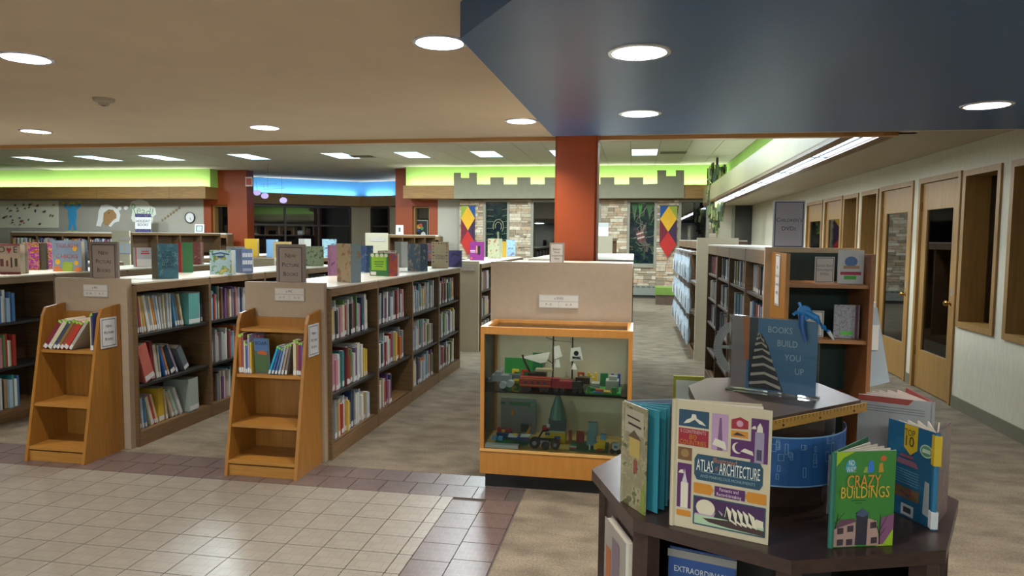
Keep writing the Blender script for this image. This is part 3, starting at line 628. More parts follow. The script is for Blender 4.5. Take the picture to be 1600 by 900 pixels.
# ================================================================ SIGNS, CARTS, DISPLAY CASE
def sign(name, label, x, y, z, w, h, lines, size, rz=0, tilt=0, frame='#8f8078', face='#a8978c', border='#3a3a48', cat='sign', thick=.02, caps=True, fw=.02, space=1.5, stand=False, bw=.006, group=None):
    t = thing(name, label, cat, (x, y, z), rz, group)
    M = FACE(0, 0, 0, 0, tilt)
    MB().box(-w/2, w/2, 0, h, -thick, 0, M=M).build('backing', mat('sign_frame_'+frame[1:], frame, .35), t)
    art(t, M, [(border, R4(-w/2+fw, fw, w/2-fw, h-fw)), (face, R4(-w/2+fw+bw, fw+bw, w/2-fw-bw, h-fw-bw))], 'card')
    if lines: text(t, '\n'.join(lines), size, M @ Matrix.Translation((0, h/2, .0016)), INK, 'lettering', space=space, caps=caps)
    if stand: MB().box(-w/2+.01, w/2-.01, 0, .006, -.07, .05, M=M).build('foot', ACRYL, t)
    return t
# framed NEW PICTURE BOOKS signs on the bookcase ends
for (px0, px1, py0, py1, xc, who) in ((141, 183, 378, 437, -3.95, 'framed New Picture Books sign on top of the left bookcase end'), (432, 476, 382, 444, -2.42, 'framed New Picture Books sign on top of the right bookcase end')):
    y = 4.6; a = aY(px0, py1, y); b = aY(px1, py0, y)
    sign('framed_sign', who, (a.x+b.x)/2, y, 1.222, b.x-a.x, b.z-1.222, ['New', 'Picture', 'Books'], .043, 0)
def placard(label, x, y, z, top, bl, br, w=.2):      # three-field classification label on an end panel
    t = thing('shelf_label', label, 'label', (x, y, z)); M = FACE(0, 0, 0)
    MB().box(-w/2, w/2, -.045, .045, 0, .006, M=M).build('holder', mat('label_holder', '#b7b1a8', .4), t)
    art(t, M, [('#cfcac2', R4(-w/2+.005, .003, w/2-.005, .04)), ('#cfcac2', R4(-w/2+.005, -.04, -.002, -.003)), ('#cfcac2', R4(.002, -.04, w/2-.005, -.003))], 'label_strip', .0065)
    Mt = M @ Matrix.Translation((0, .021, .0085)); text(t, top, .022, Mt, INK)
    text(t, bl, .02, M @ Matrix.Translation((-w/4, -.022, .0085)), INK); text(t, br, .02, M @ Matrix.Translation((w/4, -.022, .0085)), INK)
p = aY(150, 454, 4.5); placard('white x PIC D-R label on the left bookcase end panel', p.x, 4.499, p.z, 'x PIC', 'D - R', 'R - S')
p = aY(453, 460, 4.5); placard('white x PIC S-V label on the right bookcase end panel', p.x, 4.499, p.z, 'x PIC', 'S - V', 'V - Z', .22)
p = aY(873, 471, 4.72); placard('white x DVD label on the panel above the display case', p.x, 4.719, p.z, 'x DVD', 'P - Z', 'G - P', .27)
p = aY(726, 418, 9.4); placard('small pale label on the cream end panel behind the bookcase', p.x+.05, 9.399, p.z, '', '', '', .2)
p = aY(195, 373, 14.95); placard('upper pale label on the cream end panel below the mural', p.x, 14.949, p.z, '', '', '', .3)
p = aY(195, 388, 14.95); t = thing('paper_notice', 'two white notices on the cream end panel below the mural', 'notice', (p.x, 14.948, p.z)); art(t, FACE(0, 0, 0), [('#c5ced6', R4(-.16, -.14, -.01, .12)), ('#c5ced6', R4(.01, -.14, .16, .12)), ('#555a66', R4(-.14, -.13, .14, -.12))], 'paper', .001)
p = aY(590, 374, 14.95); placard('pale label on the cream end panel before the right orange wall', p.x, 14.949, p.z, '', '', '', .35)
a = aY(859, 412, 4.8); b = aY(881, 376, 4.8)
sign('standing_sign', 'small display-your-collection sign standing above the glass case', (a.x+b.x)/2, 4.8, 1.388, .1, .155, ['Display', 'Your', 'Collection', 'Here'], .018, frame='#8a8178', face='#c3bdb5', border='#77706a', fw=.008, bw=.002, space=1.2)
# slanted oak carts (front faces the viewer)
def cart(label, xl, xr, shelves, ledge):
    t = thing('book_cart', label, 'book cart', (xl, 4.49, 0)); w = xr-xl; hh = 1.05
    def side(x0, x1):
        return MB().add([(x, y, z) for x in (x0, x1) for y, z in ((-.38, 0), (0, 0), (0, hh+.02), (-.17, hh), (-.2, hh-.06))], [(0, 1, 2, 3, 4), (9, 8, 7, 6, 5)]+[(i, i+5, (i+1) % 5+5, (i+1) % 5) for i in range(5)])
    side(0, .022).build('side_panel', OAK, t); side(w-.022, w).build('side_panel', OAK, t)
    B(.022, w-.022, -.02, 0, .02, hh-.04).build('back_panel', OAK, t)
    for z in shelves:
        d = .385-.2*z/1.0
        B(.022, w-.022, -d+.005, -.02, z-.02, z).build('shelf', OAKH, t)
    B(.022, w-.022, -.355, -.335, .0, shelves[-1]-.03).build('kick_board', OAKH, t)
    if ledge: B(.022, w-.022, -.19, -.02, .93, .95).build('shelf', OAKH, t)
    return t
CART1 = cart('slanted oak book cart at left with books leaning on its top shelf', -4.13, -3.66, (.757, .39, .1), False)
CART2 = cart('slanted oak book cart in front of the four-bay bookcase', -2.62, -2.11, (.652, .33, .1), True)
for x, who in ((-3.66, 'left'), (-2.11, 'right')):
    s = sign('paper_sign', 'New Picture Books paper sign on the side of the %s book cart' % who, x+.004, 4.37, .77, .155, .215, ['New', 'Picture', 'Books'], .03, math.pi/2, frame='#cfd0d2', face='#cfd0d2', border='#333a50', fw=.012, bw=.004, thick=.002)
cart_b = [('#7a2a38', 'maroon', .028, .26), ('#c9bfa6', 'cream', .03, .27), ('#3d4a63', 'navy', .018, .26), ('#8c6a3c', 'ochre', .022, .27), ('#96472f', 'rust', .022, .26), ('#b5382c', 'red', .03, .25), ('#a9a39a', 'stone grey', .022, .27)]
def spinebook():        # spine faces -y; x thickness
    mb = MB().box(0, 1, 0, 1, 0, 1, 0)
    mb.add([(0, -.004, .02), (1, -.004, .02), (1, -.004, .15), (0, -.004, .15)], [(0, 1, 2, 3)], 1)
    mb.add([(0, -.004, .93), (1, -.004, .93), (1, -.004, 1), (0, -.004, 1)], [(0, 1, 2, 3)], 2)
    mb.add([(.12, .05, 1.002), (.88, .05, 1.002), (.88, .97, 1.002), (.12, .97, 1.002)], [(0, 1, 2, 3)], 3)
    return mb.mesh('book', [COVER, LABEL, paint('#8bc34a'), PAPER])
SB = spinebook()
def cartbook(label, x, y, z, t, h, c, lean, d=.2):
    o = inst('picture_book', SB, None, (x, y, z+.002+(t*abs(math.sin(lean)) if lean > 0 else 0)), (0, lean, 0), (t, d, h)); o.color = lin(c); return tag(o, label, 'book', 'new picture books on the carts')
x = -4.102
for n, (c, cn, t, h) in enumerate(cart_b):
    cartbook('%s picture book leaning %s from left on the left cart' % (cn, ordn(n+1)), x, 4.27, .757, t, h*.93, c, .62, .18); x += t/math.cos(.62)+.004
cartbook('yellow-edged picture book upright on the left cart', -3.728, 4.28, .757, .012, .25, '#cfc072', 0, .17)
cartbook('dark blue Ma picture book upright at right on the left cart', -3.712, 4.27, .757, .014, .265, '#3d4270', 0, .18)
c2 = [(-2.592, .022, .26, 0, '#a8622c', 'rust orange'), (-2.568, .012, .27, 0, '#8d4b52', 'rose'), (-2.554, .012, .22, 0, '#c3b9a8', 'cream'), (-2.54, .012, .2, 0, '#3f5e95', 'blue'), (-2.526, .014, .26, 0, '#9a8fb0', 'lilac'), (-2.51, .012, .21, 0, '#c7a437', 'mustard')]
for x, t, h, l, c, cn in c2: cartbook('%s upright picture book at the left of the right cart' % cn, x, 4.26, .652, t, h, c, l)
x = -2.38
for n, (c, cn, h) in enumerate((('#1f9ac6', 'bright blue', .2), ('#3a5a8f', 'blue', .19), ('#4a6a9c', 'denim blue', .18), ('#8fa0b8', 'pale blue', .2), ('#a08f80', 'taupe', .21), ('#6f675f', 'grey brown', .21))):
    cartbook('%s slanting picture book %s of the leaning row on the right cart' % (cn, ordn(n+1)), x, 4.26, .652, .014, h, c, .34-.03*n); x += .0235
for x, t, h, c, cn in ((-2.2, .02, .235, '#c9b89a', 'cream'), (-2.176, .014, .23, '#8a5a40', 'brown'), (-2.16, .014, .22, '#7a2460', 'magenta'), (-2.144, .01, .22, '#6a5a9a', 'violet')):
    cartbook('%s upright picture book at the right of the right cart' % cn, x, 4.26, .652, t, h, c, 0)
# face-out books on the carts
def faceout(name, label, x, y, z, w, h, th, cover, rz=0, tilt=0, group=None, items=None, title=None, tsize=.03, tcol='#f0ead8', ty=.8):
    t = thing(name, label, 'book', (x, y, z), rz, group); M = FACE(0, 0, 0, 0, tilt)
    cb = MB().box(-w/2, w/2, 0, h, -.003, 0, M=M).build('front_cover', cover, t)
    MB().box(-w/2+.003, w/2, .004, h-.004, -th+.003, -.003, M=M).build('page_block', PAPER, t)
    MB().box(-w/2, w/2, 0, h, -th, -th+.003, M=M).build('back_cover', cover, t)
    if items: art(cb, M, items)
    if title: text(cb, title, tsize, M @ Matrix.Translation((0, h*ty, .0022)), paint(tcol), 'title', fit=w*.82)
    return t
faceout('picture_book', 'blue Boar picture book facing out on the right cart', -2.436, 4.285, .656, .105, .235, .012, illus('boar_cover', ('#39496a', '#4a6690', '#3f5a48', '#4f6a3c', '#2e3c34'), 14), tilt=-.05, items=[('#4a6a98', R4(-.05, .15, .05, .232)), ('#b0562a', [(-.03, .13), (.04, .12), (.035, .145), (0, .155), (-.025, .145)]), ('#46613a', R4(-.05, .004, .05, .12))], title='BOAR', tsize=.034, tcol='#1c2440', ty=.86)
faceout('picture_book', 'pink picture book facing out behind the boar book', -2.488, 4.33, .656, .07, .25, .012, illus('pink_cover', ('#b58a98', '#8a3d48', '#c9a3a0', '#7a6a70'), 12))
# ---- glass display case
DX0, DX1, DY0, DY1 = -.935, .0, 4.24, 4.69
case = thing('display_case', 'oak and glass display case full of toy brick models', 'display case', (DX0, DY0, 0)); w, d = DX1-DX0, DY1-DY0
B(.03, w-.03, .03, d-.02, 0, .088).build('plinth', mat('black_plinth', '#121113', .35), case)
B(0, w, 0, d, .09, .235).build('base_panel', CASEW, case)
B(0, w, -.005, d, .235, .25).build('deck', mat('case_deck', '#d0a05c', .4, noise=.06), case)
for x0, x1, y0, y1 in ((0, .025, 0, .025), (w-.025, w, 0, .025), (0, .025, d-.025, d), (w-.025, w, d-.025, d)): B(x0, x1, y0, y1, .25, .975).build('corner_post', CASEW, case)
for x0, x1, y0, y1 in ((0, w, 0, .035), (0, w, d-.035, d), (0, .035, .035, d-.035), (w-.035, w, .035, d-.035)): B(x0, x1, y0, y1, .975, 1.02).build('top_rail', CASEW, case)
B(.035, w-.035, .035, d-.035, .995, 1.0).build('top_glass', CASEG, case)
B(.025, w-.025, .006, .011, .25, .975).build('front_glass', CASEG, case)
for x in (.006, w-.011): B(x, x+.005, .025, d-.025, .25, .975).build('side_glass', CASEG, case)
B(.025, w-.025, d-.016, d-.01, .25, .975).build('back_panel', mat('case_back', '#bdb199', .5, noise=.1, nscale=5), case)
B(.012, w-.012, .03, d-.03, .604, .612).build('glass_shelf', glass('shelf_glass', '#c9dcd6', 1.3), case)
B(.44, .5, .002, .005, .244, .25).build('lock', paint('#5a4a2a'), case)
def lx(px): return DX0+(px-752)*w/236
def model(name, label, px, y, z, parts):
    t = thing(name, label, 'toy model', (lx(px), DY0+y, z+.002), group='toy brick models in the display case')
    for pn, c, boxes in parts:
        mb = MB()
        for b in boxes:
            if not isinstance(b[0], str): mb.box(*b)
            elif b[0] == 'w': mb.lathe([(.001, -b[5]), (b[4], -b[5]), (b[4], b[5]), (.001, b[5])], 14, M=Matrix.Translation(b[1:4]) @ Matrix.Rotation(math.pi/2, 4, 'X'))
            elif b[0] == 'p': mb.prism(b[1], -.004, .004, M=FACE(*b[2]))
            elif b[0] == 't': mb.tube(b[1], b[2], 6)
            elif b[0] == 'c': mb.lathe([(b[4], 0), (b[5], b[6])], 12, c=b[1:4])
        mb.build(pn, paint(c, .35), t)
    return t
zs = .612
LET = {'E': ['###', '#..', '##.', '#..', '###'], 'G': ['###', '#..', '#..', '#..', '###'], 'N': ['#..#', '##.#', '#.##', '#..#', '#..#'], 'O': ['###', '#.#', '#.#', '#.#', '###'], 'L': ['#..', '#..', '#..', '#..', '###'], 'W': ['#.#', '#.#', '###', '###', '#.#']}
def letter(ch, c, cn, px, z0):
    g = LET[ch]; s = .0155
    model('brick_letter', '%s letter %s of bricks at the back of the glass shelf' % (cn, ch), px, .36, zs, [('bricks', c, [(i*s, (i+1)*s-.0006, 0, .02, (z0 if 0 else 0)+(4-j)*s, (5-j)*s-.0006) for j, r in enumerate(g) for i, q in enumerate(r) if q == '#'])])
model('green_baseplate', 'green baseplate standing at the back of the glass shelf', 773, .395, zs, [('plate', '#2f8a3e', [(0, .19, 0, .008, 0, .15)]), ('tall_plate', '#1f6b3c', [(.19, .26, 0, .008, 0, .19)])])
letter('L', '#a9adb0', 'grey', 768, 0); letter('E', '#d9b52c', 'yellow', 787, 0); letter('G', '#a82c28', 'red', 803, 0); letter('O', '#b0552a', 'orange', 898, 0); letter('N', '#d9b52c', 'yellow', 915, 0)
model('brick_letter', 'green brick block behind the island model', 936, .36, zs, [('bricks', '#1f6b3c', [(0, .05, 0, .02, 0, .075)])])
model('brick_letter', 'blue brick letter in the right rear of the glass shelf', 954, .36, zs, [('bricks', '#2b4a9c', [(0, .06, 0, .02, 0, .05), (0, .018, 0, .02, .05, .075), (.042, .06, 0, .02, .05, .075)])])
model('pirate_ship', 'toy pirate ship with white sails and skull flag on the glass shelf', 825, .2, zs, [
    ('hull', '#3a2a20', [(0, .34, 0, .07, .0, .05), (-.02, .1, 0, .07, .05, .09), (.3, .38, .01, .06, .03, .07)]), ('deck', '#7a5a34', [(.1, .3, .005, .065, .05, .056)]), ('stern', '#a8452a', [(.03, .12, -.004, 0, .02, .06)]), ('awning', '#b9a984', [(.03, .14, .0, .06, .1, .115)]), ('figurehead', '#3a2a20', [('t', [(-.01, .03, .09), (-.05, .03, .17), (-.06, .03, .2)], .008)]),
    ('mast', '#2c2320', [('t', [(.14, .035, .05), (.14, .035, .335)], .005), ('t', [(.265, .035, .05), (.265, .035, .325)], .005), ('t', [(.06, .035, .2), (.14, .035, .15)], .003), ('t', [(.09, .035, .32), (.16, .035, .3)], .003), ('t', [(.14, .035, .3), (.265, .035, .295)], .0015)]),
    ('sail', '#efece2', [('p', [(-.07, .185), (.12, .225), (.10, .16), (.06, .15)], (0, .03, 0)), ('p', [(.145, .26), (.18, .27), (.2, .2), (.15, .18)], (0, .03, 0)), ('p', [(.255, .255), (.315, .265), (.335, .18), (.25, .17)], (0, .03, 0)), ('c', .17, .03, .13, .02, .012, .05), ('c', .28, .03, .12, .022, .01, .04)]),
    ('skull', '#1c1b1b', [('p', CIR(.29, .225, .016, 10), (0, .024, 0)), ('p', [(.265, .195), (.318, .205), (.318, .199), (.265, .189)], (0, .024, 0)), ('p', [(.265, .205), (.318, .192), (.318, .186), (.265, .199)], (0, .024, 0))])])
model('toy_train', 'red toy train with black wheels at the front of the glass shelf', 812, .07, zs, [
    ('carriage', '#a8201f', [(0, .2, 0, .05, .025, .085)]), ('locomotive', '#a31c2a', [(.205, .33, 0, .05, .025, .07), (.205, .25, 0, .05, .07, .085)]), ('boiler', '#2b2b2d', [(.33, .385, .005, .045, .025, .07), (.35, .362, .018, .032, .07, .095)]), ('gold_stripe', '#c7902c', [(0, .2, -.001, 0, .074, .079), (0, .2, -.001, 0, .035, .039)]), ('window', '#2d2a33', [(.03+.04*i, .05+.04*i, -.001, 0, .045, .062) for i in range(4)]),
    ('wheel', '#1b1b1c', [('w', .03, .0, .014, .014, .006), ('w', .06, .0, .014, .014, .006), ('w', .14, .0, .014, .014, .006), ('w', .17, .0, .014, .014, .006), ('w', .23, .0, .014, .014, .006), ('w', .27, .0, .014, .014, .006), ('w', .35, .0, .016, .016, .006), ('w', .38, .0, .012, .012, .006)])])
model('grey_spaceship', 'grey spaceship model at the left of the glass shelf', 764, .12, zs, [('body', '#8d9398', [(0, .13, 0, .08, .04, .08), (.02, .06, .01, .07, .08, .1)]), ('engine', '#a9aeb3', [('w', .08, -.01, .025, .022, .03), ('w', .125, -.01, .035, .022, .03)]), ('nose', '#5d6570', [(-.03, 0, .02, .06, .03, .05), (.11, .18, .02, .06, .06, .085)])])
model('island_model', 'green island model with grey rocks and blue water', 917, .06, zs, [('baseplate', '#2f8a3e', [(0, .215, 0, .2, 0, .01)]), ('rock', '#9fa29c', [(.03, .08, .08, .15, .01, .05), (.12, .2, .06, .15, .01, .075), (.14, .19, .08, .13, .075, .1)]), ('water', '#2f63b0', [(.05, .13, -.001, .06, .01, .015)]), ('boat', '#b5582c', [(.06, .11, .01, .04, .015, .03)]), ('sand', '#c9a64a', [(.11, .15, -.001, .05, .01, .02)]), ('plant', '#2c7a35', [(.01, .03, .01, .03, .01, .045), (.16, .19, .0, .03, .01, .045), (.03, .06, .04, .06, .01, .03)])])
# lower deck
zl = .25
model('grey_baseplate', 'grey studded baseplate standing at the lower left back', 768, .37, zl, [('plate', '#7d7f80', [(0, .24, 0, .008, 0, .24)]), ('green_bar', '#2c6b40', [(.06, .2, -.012, 0, .195, .215), (.0, .03, -.012, 0, .2, .215)]), ('round_hole', '#3a9a5c', [('t', [(.21+.025*math.cos(i*.5), -.008, .2+.025*math.sin(i*.5)) for i in range(14)], .004)]), ('minifigure', '#c7793a', [(.075, .09, -.014, 0, .125, .165)]), ('brick_lump', '#3b463f', [(.14, .19, -.02, 0, .02, .07)])])
model('brick_jets', 'blue and white toy jets with red details on a green plate', 765, .1, zl, [('plate', '#1f7a48', [(.02, .24, 0, .14, 0, .006)]), ('jet_body', '#26406f', [(.13, .24, .02, .08, .025, .05), (.02, .12, .08, .13, .02, .05)]), ('wing', '#c7c9cc', [(.11, .17, .0, .05, .05, .06), (.19, .25, .0, .05, .055, .063)]), ('nose', '#4a90c8', [(.0, .03, .02, .06, .02, .04), (.04, .07, .02, .05, .02, .04)]), ('red_brick', '#a82c28', [(.02, .05, .11, .14, .05, .075), (.07, .11, .11, .14, .05, .07)]), ('yellow_brick', '#d2b02c', [(.05, .07, .1, .12, .05, .065), (.14, .17, .01, .03, .06, .07)]), ('tail_fin', '#c07a2a', [('p', [(.21, .06), (.25, .12), (.255, .14), (.235, .06)], (0, .06, 0))])])
model('info_card', 'white card lying at the lower left front of the case', 760, .015, zl, [('card', '#d3d3d1', [(0, .21, 0, .05, 0, .02)])])
model('toy_motorbike', 'black toy motorbike with three wheels on the lower deck', 830, .05, zl, [('wheel', '#1d1d1e', [('w', .03, .02, .035, .035, .014), ('w', .16, .02, .03, .03, .012), ('w', .1, .0, .026, .026, .012)]), ('hub', '#8a8d90', [('w', .03, .004, .035, .014, .004), ('w', .16, .006, .03, .012, .004)]), ('frame', '#2a2a2c', [(.02, .17, .012, .03, .045, .065), (.06, .12, .0, .04, .03, .06)]), ('engine', '#9a9c9e', [(.07, .12, -.004, 0, .035, .055)]), ('handlebar', '#232325', [('t', [(.05, .02, .06), (.08, .02, .11), (.12, .02, .12)], .006)])])
model('brick_tower', 'tall brick tower with greenish glass top in the middle of the case', 850, .2, zl, [('base', '#c9b52f', [(0, .13, 0, .1, 0, .07)]), ('blue_course', '#2b4a9c', [(.06, .1, -.002, 0, .03, .045), (.0, .03, -.002, 0, .05, .065)]), ('red_course', '#a82c28', [(-.02, .02, .0, .05, .07, .1), (.05, .1, -.002, 0, .015, .028)]), ('white_floor', '#c9cbc9', [(-.02, .13, 0, .1, .07, .078), (.01, .03, 0, .04, .1, .12)]), ('middle', '#47545c', [(.02, .13, .01, .09, .078, .15)]), ('glass_dome', '#5f8a80', [('c', .075, .05, .15, .055, .045, .06), ('c', .075, .05, .21, .045, .012, .1), ('c', .075, .05, .31, .008, .002, .035)])])
model('playground_model', 'green plate playground with yellow slide and clear tower', 893, .06, zl, [('plate', '#1f6b4a', [(0, .24, 0, .2, 0, .008)]), ('slide', '#d7b81e', [('p', [(.15, .01), (.15, .04), (.2, .075), (.22, .075), (.22, .01)], (0, .02, 0)), (.19, .22, .02, .06, .01, .075)]), ('slide_top', '#5aa0c8', [(.19, .225, .02, .06, .075, .105)]), ('clear_tower', '#6f9aa0', [(.1, .16, .1, .14, .008, .09), (.11, .165, .1, .14, .09, .155)]), ('red_wall', '#8f3a32', [(.03, .08, .16, .18, .008, .08), (-.02, .0, .16, .18, .008, .08)]), ('minifigure', '#b9b4b0', [(.12, .13, .01, .02, .008, .04)]), ('cart', '#9a3a34', [(.0, .04, .0, .03, .008, .02), (.17, .21, -.01, .01, .008, .02)]), ('grey_rail', '#a5a7a8', [(-.0, .045, -.002, 0, .02, .03)])])
model('toy_truck', 'small white and black toy truck at the lower right', 960, .05, zl, [('cab', '#b9bcbc', [(0, .045, 0, .05, .02, .06)]), ('chassis', '#26262a', [(-.005, .05, 0, .05, .008, .02)]), ('window', '#3a6a98', [(.01, .03, -.001, 0, .035, .05)]), ('wheel', '#1d1d1e', [('w', .0, .0, .014, .014, .006), ('w', .04, .0, .014, .014, .006)])])
# ---- end display of the disc bookcase, facing the viewer
ed = thing('end_display', 'oak end shelf with dark green back under the Children\'s DVDs sign', 'bookcase', (.833, 4.12, 0)); w = .464; d = .42; h = 1.5
MB().box(0, .022, 0, d, 0, h).build('side_panel', OAK, ed); MB().box(w-.022, w, 0, d, 0, h).build('side_panel', mat('red_oak', '#8a5a34', .4, noise=.13, nscale=5, stretch=(9, 9, .8)), ed)
B(.022, w-.022, d-.02, d, .05, h).build('back_panel', GREENBACK, ed)
for z in (.12, .35, .67, 1.02, 1.33): B(.022, w-.022, .02, d-.02, z-.02, z).build('shelf', mat('red_oak_board', '#94653c', .4, noise=.13, nscale=5, stretch=(.8, 9, 9)), ed)
B(-.04, w+.04, d, d+.03, 0, 1.53).build('end_panel', mat('pale_oak_panel', '#b39a78', .45, noise=.06), ed)
B(.022, w-.022, .03, .05, 0, .1).build('kick_board', OAKH, ed)

a = aY(1208, 380, 4.6); b = aY(1260, 313, 4.6)
sign('framed_sign', 'tall framed Children\'s DVDs sign on top of the disc shelf', (a.x+b.x)/2, 4.62, 1.525, b.x-a.x, b.z-1.525, ["Children's", 'DVDs'], .036, frame='#a9adb4', face='#9d98a0', border='#333a55', fw=.008)
sign('paper_sign', 'narrow paper sign on the left side of the disc end display', .829, 4.33, 1.19, .13, .3, ['New', 'Lucky Day', "Children's", 'DVDs'], .025, -math.pi/2, frame='#cfcac4', face='#cfcac4', border='#333a50', fw=.006, bw=.004, thick=.002, space=2)
for lb, px, z, ln in (('Lucky Day Children\'s DVDs card on the top shelf of the end display', 1288, 1.332, ['Lucky Day', "Children's", 'DVDs']), ('New Children\'s DVDs card on the second shelf of the end display', 1275, 1.022, ['New', "Children's", 'DVDs'])):
    p = aY(px, 430, 4.25); sign('shelf_card', lb, p.x, 4.25, z, .105, .15, ln, .019, frame='#b9b4ac', face='#c3beb6', border='#3a4050', fw=.006, bw=.003, thick=.004, space=1.25)
DVC = mat('dvd_white_sleeve', '#c3c3c6', .25, noise=.03)
for lb, px, z, m, it in (('white disc case with green sticker on the top shelf of the end display', 1329, 1.332, DVC, [('#5a7ab0', CIR(.0, .125, .034, 12, .03)), ('#b58868', R4(-.04, .085, .045, .102)), ('#a8324a', R4(-.055, .05, .055, .068)), ('#4fae3c', R4(-.035, .025, .03, .046))]), ('shiny patterned disc case with green sticker on the second shelf', 1326, 1.022, illus('shiny_dvd', ('#5a5f78', '#8a8f98', '#6a5a6a', '#a5a9b0', '#54402f'), 30, .15), [('#4fae3c', R4(-.03, .02, .035, .04)), ('#5a2f3a', R4(.045, .0, .06, .19))])):
    p = aY(px, 430, 4.22); t = faceout('dvd_case', lb, p.x, 4.22, z, .135, .19, .015, m, items=it); t['category'] = 'disc case'
# ================================================================ OPEN BOOKS STANDING ON THE BOOKCASES
def vbook(name, label, S, A, Bp, z, h, mA, mB=None, spine=None, group=None, sheets=4, th=.004, inner=PAPER, sp=.012):
    """book standing open like a V: spine at S, boards running to A and Bp (xy points)"""
    S, A, Bp = Vector(S[:2]), Vector(A[:2]), Vector(Bp[:2]); t = thing(name, label, 'book', (S.x, S.y, z+.001), 0, group)
    def board(P, m, nm, l=1.0, z0=0, z1=h, tk=th):
        d = (P-S); L = d.length*l; a = math.atan2(d.y, d.x); M = Matrix.Rotation(a, 4, 'Z')
        return MB().box(.002, L, -tk/2, tk/2, z0, z1, M=M).build(nm, m, t), a, L
    cA, aA, LA = board(A, mA, 'front_cover'); cB, aB, LB = board(Bp, mB or mA, 'back_cover')
    pg = MB(); da = (aB-aA+math.pi) % (2*math.pi)-math.pi
    for i in range(1, sheets+1):
        a = aA+da*i/(sheets+1); L = (LA+LB)/2*.95
        pg.box(.006, L, -.0015, .0015, .004, h-.005, M=Matrix.Rotation(a, 4, 'Z'))
    pg.build('pages', inner, t)
    MB().lathe([(sp*.5, 0), (sp*.5, h)], 8).build('spine', spine or mA, t)
    return t, (cA, aA, LA), (cB, aB, LB)
def covM(a, L, h, side, th=.004):
    """plane on the outside of a board: local x along the board as read by the viewer"""
    if side > 0: return Matrix.Rotation(a, 4, 'Z') @ Matrix.Translation((0, -th/2, 0)) @ Matrix.Rotation(math.pi/2, 4, 'X')
    return Matrix.Rotation(a, 4, 'Z') @ Matrix.Translation((L, th/2, 0)) @ Matrix.Rotation(math.pi, 4, 'Z') @ Matrix.Rotation(math.pi/2, 4, 'X')
def px3(xs, ys, z, dz=0): return G(xs, ys, z)
ZTOP = 1.22
def disp(label, xl, xr, yt, yb, m, mB=None, spine_x=None, spine=None, Y=None, z=ZTOP, back=.10, sheets=4, inner=PAPER, title=None, tcol='#23262c', tsize=.03, items=None, ty=.8, main='L'):
    """display book from its place in the photo; bottom rests on the bookcase top"""
    xs = spine_x if spine_x is not None else xl
    S = G(xs, yb, z); 
    if Y: S = aY(xs, yb, Y)
    k = S.y
    dn = (S-CAM).dot(FWD); h = (yb-yt)/F*dn*1.0
    if xs <= xl+1:        # front cover to the right, second board folded back behind it
        A = aY(xr, yb, k+.03); Bp = Vector((A.x-.02, k+back+.03, 0))
    elif xs >= xr-1:
        A = aY(xl, yb, k+.03); Bp = Vector((A.x+.02, k+back+.03, 0))
    else:
        A = aY(xl, yb, k+.06); Bp = aY(xr, yb, k+.06)
    if main == 'R': A, Bp = Bp, A
    t, a, b = vbook('display_book', label, S, A, Bp, z, h, m, mB, spine, 'open picture books standing on the bookcases', sheets, inner=inner)
    if items or title:
        side = 1 if A.x > S.x else -1
        M = covM(a[1], a[2], h, side)
        if items: art(a[0], M, [(c, [(u*a[2], v*h) for u, v in p]) for c, p in items])
        if title: text(a[0], title, tsize, M @ Matrix.Translation((a[2]/2, h*ty, .002)), paint(tcol), 'title', space=.9, fit=a[2]*.8)
    return t
disp('cream Love picture book with red bands at the left picture edge', -12, 33, 381, 428, mat('love_cover', '#b9a795', .4, noise=.04), title='LO   E', tsize=.075, ty=.8, items=[('#9a4a52', R4(0, .94, 1, 1)), ('#9a4a52', R4(0, 0, 1, .07)), ('#a32a38', [(.62, .68), (.53, .82), (.56, .88), (.62, .84), (.68, .88), (.71, .82)]), ('#6a3a3a', R4(.3, .25, .42, .5)), ('#7a3a3a', R4(.5, .25, .58, .45)), ('#3f3434', R4(.66, .22, .72, .55)), ('#4a4638', R4(.8, .25, .9, .52))])
disp('magenta and yellow zigzag picture book beside the Love book', 38, 62, 379, 422, illus('zigzag_cover', ('#7a2a7a', '#8f2f86', '#c9a13a', '#1e1c1c', '#b0402f'), 14, stretch=(1, 1, 2)), inner=paint('#3a3528'), back=.2)
disp('blue Tough Chicks picture book with yellow chicks', 84, 128, 376, 424, mat('chicks_cover', '#7d93ad', .4, noise=.08), title='TOUGH\n\nCHICKS', tsize=.055, tcol='#a8524a', ty=.66, items=[('#8fa83a', [(.3, 0), (.7, 0), (.7, .3), (.35, .32)]), ('#c9743a', [(0, 0), (.35, 0), (.2, .18), (0, .15)]), ('#c9743a', [(.7, 0), (1, 0), (1, .15), (.8, .15)]), ('#d9a92c', CIR(.78, .75, .09, 12, .09)), ('#d9a92c', CIR(.16, .31, .09, 12, .09)), ('#d9a92c', CIR(.82, .28, .08, 12, .08))])
disp('pale grey snowy picture book with red title', 209, 238, 387, 417, mat('snow_cover', '#a9aeb8', .4, noise=.05), spine_x=213, spine=paint('#b8433f'), main='R', items=[('#b23a3a', R4(.35, .78, .8, .84)), ('#b23a3a', R4(.3, .66, .85, .73)), ('#cfd2d4', R4(.05, .02, .95, .4))])
disp('teal Song That Called Them Home picture book', 238, 279, 381, 436, illus('song_cover', ('#27586e', '#3c7f98', '#6fa9bb', '#2f6478'), 11), mB=paint('#6f6a5c'), spine_x=248, main='R', title='THE\nSONG\nTHAT\nCALLED\nTHEM\nHOME', tsize=.026, ty=.55, tcol='#173243', items=None)
disp('red and green spread of dark paged books', 275, 302, 379, 426, paint('#9c3434'), mB=paint('#2f6a3f'), spine_x=284, inner=paint('#33352c'))
